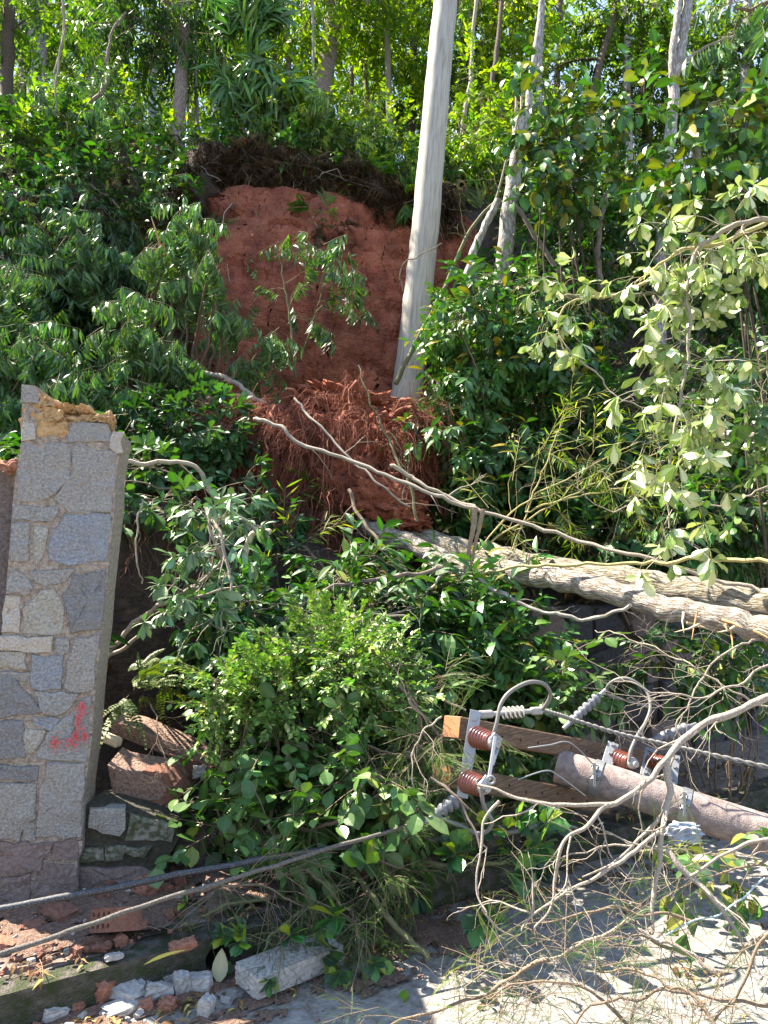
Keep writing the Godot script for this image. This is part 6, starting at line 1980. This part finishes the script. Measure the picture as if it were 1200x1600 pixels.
# ---------------------------------------------------------------- bare branches
func branches() -> void:
	# long poles lying over the slide
	var g := "long thin bare branches across the slide"
	var list := [
		["long pale branch sweeping from the root plate down over the fallen trunk", [[398, 655, 5.9], [440, 668, 5.8], [470, 695, 5.75], [560, 725, 5.6], [660, 765, 5.4], [740, 796, 5.3], [870, 832, 5.1], [1000, 872, 4.8], [1120, 905, 4.6], [1230, 935, 4.4]], .015, .011, "grey_twig", 5],
		["bare branch slanting down across the root plate into the long pale one", [[460, 622, 6.3], [500, 668, 6.1], [555, 725, 5.9], [600, 760, 5.8], [640, 792, 5.8]], .01, .007, "grey_twig", 3],
		["mossy thin branch rising from the trunk's root end towards the smooth trunk", [[652, 815, 6.0], [640, 760, 6.1], [615, 705, 6.25], [597, 665, 6.4], [575, 620, 6.5], [560, 570, 6.6]], .012, .006, "green_twig", 4],
		["straight branch joining the long pale one above the hanging strips", [[610, 728, 5.55], [650, 750, 5.5], [700, 775, 5.4], [742, 794, 5.3]], .014, .013, "pale_twig", 1],
		["level bare branch crossing over both fallen trunks", [[640, 905, 5.5], [720, 898, 5.3], [800, 888, 5.1], [900, 882, 4.9], [1020, 880, 4.7], [1110, 872, 4.5], [1240, 880, 4.2]], .008, .012, "yellow_twig", 4],
		["arching reddish branch curving down left towards the sunlit bush", [[684, 886, 4.9], [640, 898, 4.8], [560, 908, 4.7], [500, 925, 4.6], [450, 962, 4.5], [410, 1005, 4.4], [370, 1050, 4.3]], .013, .006, "pink_bark", 6],
		["mottled branch running from the trunk's root end under the front stem", [[660, 875, 5.2], [700, 892, 5.1], [740, 902, 5.0], [790, 930, 4.9], [840, 955, 4.8], [900, 966, 4.7], [960, 958, 4.6], [985, 945, 4.55]], .014, .01, "lichen_bark", 4],
		["thin branch forking down from the mottled one towards the cypress tuft", [[700, 890, 5.0], [670, 920, 4.85], [640, 945, 4.7], [600, 965, 4.6], [545, 970, 4.5]], .009, .004, "grey_twig", 5],
		["upright brown branch in front of the root plate's spilled soil", [[545, 765, 6.0], [560, 800, 5.9], [590, 845, 5.7], [625, 880, 5.5], [670, 925, 5.3]], .014, .01, "brown_twig", 3],
		["thin rod standing between hanging roots and the sunlit bush", [[565, 850, 5.6], [555, 880, 5.5], [545, 910, 5.4]], .009, .008, "pale_twig", 0],
		["short stout post of dead wood standing behind the sunlit bush", [[585, 905, 5.1], [587, 950, 5.1], [588, 985, 5.1]], .018, .02, "green_twig", 0],
		["brown branch bending from the wall's top round the dark hollow", [[180, 724, 4.9], [250, 724, 4.95], [305, 728, 5.0], [330, 765, 5.0], [370, 808, 5.1], [420, 840, 5.2]], .016, .012, "pale_twig", 3],
		["whitish bent stub hanging from that brown branch", [[420, 830, 5.3], [395, 836, 5.3], [386, 855, 5.3], [385, 875, 5.3]], .022, .02, "pale_wood", 0],
		["dark broken limb below the hanging roots", [[452, 838, 5.8], [480, 858, 5.7], [500, 880, 5.6], [530, 905, 5.5], [580, 915, 5.4]], .014, .01, "brown_twig", 3],
		["thin vine dropping down the dark hollow beside the wall", [[222, 780, 4.8], [212, 830, 4.75], [214, 880, 4.7], [222, 912, 4.7]], .006, .004, "grey_twig", 0],
		["reddish twig crossing the front of the crossarm ends", [[672, 1215, 3.3], [700, 1232, 3.25], [720, 1255, 3.2], [735, 1290, 3.15], [750, 1330, 3.1]], .006, .004, "pink_bark", 3],
		["brown twig leaning beside the cypress tuft", [[610, 1060, 3.9], [640, 1090, 3.85], [660, 1130, 3.8], [676, 1180, 3.75], [680, 1215, 3.7]], .008, .005, "brown_twig", 4],
		["pale stick pointing right behind the crossarm ends", [[665, 1085, 4.1], [695, 1098, 4.1], [728, 1110, 4.1]], .008, .006, "pale_wood", 0],
		["sloping stick in the shrubs below the sunlit bush", [[440, 1300, 3.7], [500, 1290, 3.6], [560, 1262, 3.55], [610, 1225, 3.6], [660, 1180, 3.7]], .009, .004, "brown_twig", 4],
		["dark stem rising out of the shrubs left of the crossarms", [[512, 1300, 3.8], [520, 1230, 3.85], [530, 1150, 3.95], [524, 1100, 4.05]], .014, .008, "brown_twig", 4],
		["second dark stem among shrubs by the collapsed slabs", [[420, 1300, 3.8], [430, 1220, 3.9], [438, 1150, 4.0]], .01, .006, "green_twig", 4],
	]
	for q in list:
		limb("bare_branch", q[0], "branch", g, px(arr3(q[1])), q[2], q[3], q[4], {"twigs": q[5], "len": .34, "forks": 2, "wob": .025})
	# dead brown strips draped over the long branch
	var s: Shape
	for q in [["wide strip of dead brown bark hanging over the long pale branch", [[742, 793], [738, 830], [730, 870], [724, 905]], .02, .008], ["narrower dead strip hanging next to the wide one", [[755, 795], [748, 830], [738, 870], [734, 890]], .016, .006], ["thread-like dead strip dropping below the fallen trunk", [[694, 895], [695, 940], [696, 985], [699, 1015]], .006, .004]]:
		s = Shape.new()
		var l := []
		for p in q[1]:
			l.append(P(p[0], p[1], 5.2))
		var c := crv(l, 6, .01)
		for k in c.size():
			var f := float(k) / (c.size() - 1)
			var w := lerpf(q[2], q[3], f)
			s.pt(c[k] + Vector3(-w, 0, .004))
			s.pt(c[k] + Vector3(0, 0, w * .7))
			s.pt(c[k] + Vector3(w, 0, 0))
		for k in c.size() - 1:
			s.quad(k * 3, k * 3 + 1, k * 3 + 4, k * 3 + 3)
			s.quad(k * 3 + 1, k * 3 + 2, k * 3 + 5, k * 3 + 4)
		one("bark_strip", s, M["dead_sheath"], c[0], q[0], "bark strip")
	# the grey dead branch at lower right
	var t := thing("dead_branch", P(1230, 1075, 3.1), "large grey dead branch with many forks reaching over the fallen pole and road", "branch")
	var parts := [
		["main_limb", [[1290, 1060, 3.2], [1210, 1086, 3.15], [1150, 1110, 3.1], [1105, 1130, 3.08], [1068, 1155, 3.05], [1040, 1185, 3.0], [1005, 1225, 2.95], [955, 1258, 2.9], [890, 1256, 2.9], [830, 1254, 2.92], [780, 1238, 2.95], [745, 1220, 3.0]], .017, .004, 7],
		["fork", [[1036, 1190, 3.0], [1046, 1240, 2.95], [1036, 1280, 2.9], [1030, 1330, 2.85], [1022, 1400, 2.8], [1018, 1460, 2.75]], .014, .006, 5],
		["fork", [[950, 1258, 2.9], [915, 1290, 2.85], [880, 1320, 2.8], [866, 1370, 2.78], [856, 1420, 2.75], [835, 1450, 2.72]], .009, .003, 5],
		["fork", [[780, 1252, 2.93], [758, 1280, 2.9], [752, 1330, 2.85], [742, 1390, 2.8], [760, 1430, 2.75]], .006, .0025, 4],
		["fork", [[1030, 1300, 2.87], [980, 1340, 2.8], [930, 1375, 2.78], [880, 1395, 2.78], [830, 1430, 2.78], [815, 1455, 2.75]], .008, .003, 4],
		["fork", [[1040, 1330, 2.85], [1080, 1370, 2.8], [1120, 1410, 2.75], [1160, 1470, 2.7], [1190, 1530, 2.6]], .011, .005, 5],
		["fork", [[1028, 1280, 2.9], [1000, 1310, 2.9], [960, 1350, 2.88], [910, 1370, 2.85]], .008, .003, 4],
		["fork", [[1240, 1310, 2.7], [1170, 1318, 2.75], [1120, 1345, 2.78], [1070, 1375, 2.8]], .008, .004, 3],
	]
	for q in parts:
		s = Shape.new()
		var c := crv(px(arr3(q[1])), 7, .012)
		tube(s, c, q[2], q[3], 8, .3)
		var m := obj(q[0], s, M["grey_twig"], t)
		for k in int(q[4] * .7):
			var j := 2 + R.randi() % (c.size() - 3)
			var tw := Shape.new()
			var d := (c[j + 1] - c[j]).normalized()
			twiglet(tw, c[j], (rdir() + d * .7).normalized(), rnd(.15, .4), .0045, 2, [], .4, .2)
			obj("twig", tw, M["grey_twig"], m)
	# dry twiggy boughs over the road and under the trunk
	var g2 := "dry twiggy boughs"
	for q in [
		["dry twiggy bough along the road in front of the kerb's mossy part", [[990, 1440, 2.9], [900, 1470, 2.85], [830, 1510, 2.8], [760, 1545, 2.75], [690, 1560, 2.75]], .009, .004, "pale_twig", 16, .3],
		["dry twiggy bough rising from the road's lower right", [[1150, 1640, 2.3], [1080, 1560, 2.4], [1000, 1520, 2.5], [920, 1510, 2.55]], .01, .004, "brown_twig", 16, .3],
		["dry twiggy bough below the grey branch's longest fork", [[1130, 1520, 2.6], [1060, 1480, 2.65], [1000, 1455, 2.7], [960, 1410, 2.8]], .012, .005, "grey_twig", 14, .28],
		["crooked dark bough lying on the road's sunny right side", [[1240, 1560, 2.4], [1150, 1560, 2.45], [1060, 1545, 2.5], [960, 1560, 2.5], [900, 1600, 2.5]], .01, .005, "brown_twig", 12, .3],
		["tangle of bare twigs at the right behind the fallen pole", [[1260, 1010, 4.0], [1180, 1050, 3.95], [1110, 1085, 3.9], [1030, 1080, 3.95], [960, 1065, 4.0]], .01, .005, "grey_twig", 18, .45],
		["thin bare bough drooping from the torn trunk end", [[1180, 1000, 4.2], [1120, 1030, 4.1], [1085, 1080, 4.05], [1060, 1130, 4.0], [1080, 1190, 3.95]], .009, .004, "grey_twig", 14, .4],
		["bare bough crossing the dark gap above the loop of cable", [[1240, 1120, 4.0], [1150, 1085, 4.1], [1080, 1040, 4.2], [1000, 1000, 4.4], [930, 985, 4.6]], .009, .004, "pale_twig", 12, .4],
		["twiggy bough above the sunlit bush, pale and tangled", [[640, 965, 4.4], [580, 960, 4.3], [520, 975, 4.25], [470, 990, 4.2], [420, 1000, 4.2]], .008, .003, "pale_twig", 22, .3],
		["twiggy bough by the crossarm ends with curling tips", [[690, 1120, 3.6], [660, 1150, 3.55], [640, 1190, 3.5], [660, 1260, 3.5]], .007, .003, "pale_twig", 12, .25],
		["dry roots and twigs dangling over the low mossy stub", [[235, 1100, 4.1], [250, 1150, 4.0], [270, 1260, 3.9], [262, 1330, 3.8], [240, 1370, 3.7]], .006, .003, "brown_twig", 14, .2],
		["tangle of twigs in the understorey below the pale boughs", [[1200, 760, 5.0], [1120, 790, 5.0], [1040, 760, 5.1], [960, 800, 5.2], [900, 760, 5.3]], .009, .004, "grey_twig", 14, .5],
		["leafless stems crossing between glossy shrub and pale boughs", [[880, 545, 5.8], [930, 580, 5.8], [960, 620, 5.7], [1010, 640, 5.6], [1060, 680, 5.5]], .011, .005, "pale_twig", 9, .5],
	]:
		limb("twiggy_bough", q[0], "branch", g2, px(arr3(q[1])), q[2] * .7, q[3] * .7, q[4], {"twigs": int(q[5] * .75), "len": q[6], "forks": 2, "wob": .03, "bend": .5})
	# pale dead trunk end at the right edge
	s = Shape.new()
	tube(s, crv([P(1112, 676, 5.0), P(1150, 680, 4.9), P(1260, 690, 4.7)], 6, .02), .028, .034, 10, .2)
	one("dead_log", s, M["lichen_bark"], P(1150, 680, 4.9), "sunlit pale dead trunk end lying among leaves at the right edge", "branch")
	# blue rope on the road
	s = Shape.new()
	tube(s, crv([P(1195, 1372, 2.9), P(1160, 1405, 2.85), P(1120, 1428, 2.8), P(1080, 1440, 2.78), P(1040, 1462, 2.75)], 8, .01), .0032, .0032, 7)
	one("blue_rope", s, M["blue_rope"], P(1120, 1428, 2.8), "thin pale blue rope trailing over the twigs on the sunny road", "rope")
	s = Shape.new()
	chunk(s, Transform3D(Basis(), P(1068, 1302, 3.55)), Vector3(.13, .07, .08), .5, .5, 6)
	one("plastic_bag", s, M["white_plastic"], P(1068, 1310, 3.55), "crumpled whitish plastic bag caught in leaves under the fallen pole", "bag")


func arr3(a: Array) -> Array:
	var o := []
	for p in a:
		o.append(Vector3(p[0], p[1], p[2]))
	return o


# ---------------------------------------------------------------- what nobody could count
func loose_cover() -> void:
	var spots := []
	var ferns := []
	var dead := []
	for k in 26000:
		var x := rnd(-6.5, 7.5)
		var z := rnd(-14.0, -4.0)
		if behind(x, z) < 1.15 or absf(x) > 1.2 - z * .62:
			continue
		var h := H(x, z)
		var m := scar_mask(x, z)
		var p := Vector3(x, h + .06, z)
		var plate := p.distance_to(P(520, 760, 6.7))
		if m > .15 or plate < .9 or (x > -1.9 and x < -.5 and behind(x, z) < 2.7):
			continue
		var g := rnd(.6, 1.3)
		var e := .05
		var n := Vector3(-(H(x + e, z) - h) / e, 1, -(H(x, z + e) - h) / e).normalized()
		var dir := n * .8 + rdir() * .7 + Vector3(0, .2, 0)
		if k % 9 == 0 and not (x > -.5 and x < 2.9 and z > -6.9):
			ferns.append([frame(dir + Vector3(0, .5, 0), n, p, rnd(.5, .9)), Color(g, g, g)])
		elif k % 4 == 0:
			dead.append([frame(n.cross(rdir()) + n * .2, n, p - Vector3(0, .03, 0), rnd(.7, 1.6)), Color(g, g, g)])
		elif k % 3 == 0 and not (x > -.5 and x < 2.9 and z > -6.9):
			spots.append([frame(dir, Vector3(rnd(-.4, .4), 1, rnd(-.4, .4)), p + n * rnd(0, .3), rnd(.8, 1.4)), Color(g, g * 1.05, g)])
	scatter("undergrowth", "dark", spots)
	scatter("fern_undergrowth", "fern", ferns)
	scatter("leaf_litter", "litter", dead)
	# dead leaves and twigs on the pavement, gutter and road
	var lit := []
	for k in 420:
		var x := rnd(-2.0, 2.6)
		var z := kerb_z(x) + (rnd(.02, .3) if k % 2 else rnd(-1.0, -.05))
		if k % 7 == 0:
			z = kerb_z(x) + rnd(0, 1.8)
		var y := .175 if z < kerb_z(x) - .02 else .012
		var g := rnd(.6, 1.3)
		lit.append([frame(Vector3(rnd(-1, 1), rnd(-.02, .1), rnd(-1, 1)), Vector3.UP, Vector3(x, y, z), rnd(.25, .6)), Color(g, g, g)])
	scatter("fallen_leaves", "litter", lit)
	# brick dust, grit and crumbs
	for q in [["brick_crumbs", "brick_dirty", 220], ["grit", "concrete_bit", 200], ["soil_crumbs", "brick_dirty", 420]]:
		var s := Shape.new()
		for k in q[2] as int:
			var x := R.randfn(-1.25, .45)
			var on_walk := k % 3 != 0
			var z := kerb_z(x) + (rnd(-.85, -.1) if on_walk else absf(R.randfn(.0, .14)) + .02)
			var r := rnd(.003, .009) if k % 8 else rnd(.01, .02)
			chunk(s, Transform3D(Basis.from_euler(rdir() * 3.0), Vector3(x, (.165 if on_walk else .0) + r * .5, z)), Vector3(r * 2.2, r * 1.6, r * 2), .3, .3, 2)
		var o := obj(q[0], s, M[q[1]])
		o.set_meta("kind", "stuff")
	# soil washed over pavement and gutter
	var wash := Shape.new()
	var ids := {}
	for a in 150:
		for b in 60:
			var u := -2.1 + a * .024
			var v := -.8 + b * .0235
			var x := u
			var z := kerb_z(x) + v
			if v > -.14 and v < .012:
				continue
			var amount := N.get_noise_2d(x * 2.2, z * 2.2) + N.get_noise_2d(x * 9.0, z * 9.0) * .5 + (.16 - absf(v - .0) * .55 if v > 0.0 else .02) - smoothstep(-.4, .9, x) * .5
			ids[Vector2i(a, b)] = [amount, wash.pt(Vector3(x, (.012 if v > 0.0 else .176) + clampf(amount, -.25, .5) * .03, z))]
	for k in ids:
		var near_all := true
		for e in [Vector2i(1, 0), Vector2i(0, 1), Vector2i(1, 1)]:
			near_all = near_all and ids.has(k + e)
		if near_all and ids[k][0] > -.12 and not (k.y < 33 and (k + Vector2i(0, 1)).y >= 34):
			wash.quad(ids[k][1], ids[k + Vector2i(0, 1)][1], ids[k + Vector2i(1, 1)][1], ids[k + Vector2i(1, 0)][1])
	wash.smooth()
	obj("soil_wash", wash, M["wash_soil"]).set_meta("kind", "stuff")
	# grit on the road and broken twiglets
	var grit := Shape.new()
	for k in 700:
		var x := rnd(-1.9, 2.4)
		var z := kerb_z(x) + .03 + absf(R.randfn(0, .45))
		var r := rnd(.0015, .005) if k % 12 else rnd(.006, .011)
		chunk(grit, Transform3D(Basis.from_euler(rdir() * 3.0), Vector3(x, r * .6, z)), Vector3(r * 2.2, r * 1.6, r * 2), .3, .3, 1)
	obj("road_grit", grit, M["stone_brown"]).set_meta("kind", "stuff")
	var bits := Shape.new()
	for k in 260:
		var x := rnd(-1.9, 2.4)
		var v := rnd(-.8, .9)
		var y := .18 if v < -.02 else .008
		var at := Vector3(x, y, kerb_z(x) + v)
		var d := Vector3(rnd(-1, 1), rnd(-.02, .08), rnd(-1, 1)).normalized() * rnd(.03, .16)
		tube(bits, crv([at, at + d * .5 + rdir() * .008 + Vector3(0, .006, 0), at + d], 3), rnd(.0012, .003), .001, 4)
	obj("fallen_twigs", bits, M["brown_twig"]).set_meta("kind", "stuff")
	for q in [["soil_clods", "red_soil", 300]]:
		var s := Shape.new()
		for k in q[2] as int:
			var p := on(rnd(330, 680), rnd(430, 660), .02)
			if scar_mask(p.x, p.z) < .5:
				continue
			var r := rnd(.01, .05)
			chunk(s, Transform3D(Basis.from_euler(rdir() * 3.0), p + Vector3(0, .02, .1)), Vector3.ONE * r * 2, .4, .4, 2)
		var o := obj(q[0], s, M[q[1]])
		o.set_meta("kind", "stuff")
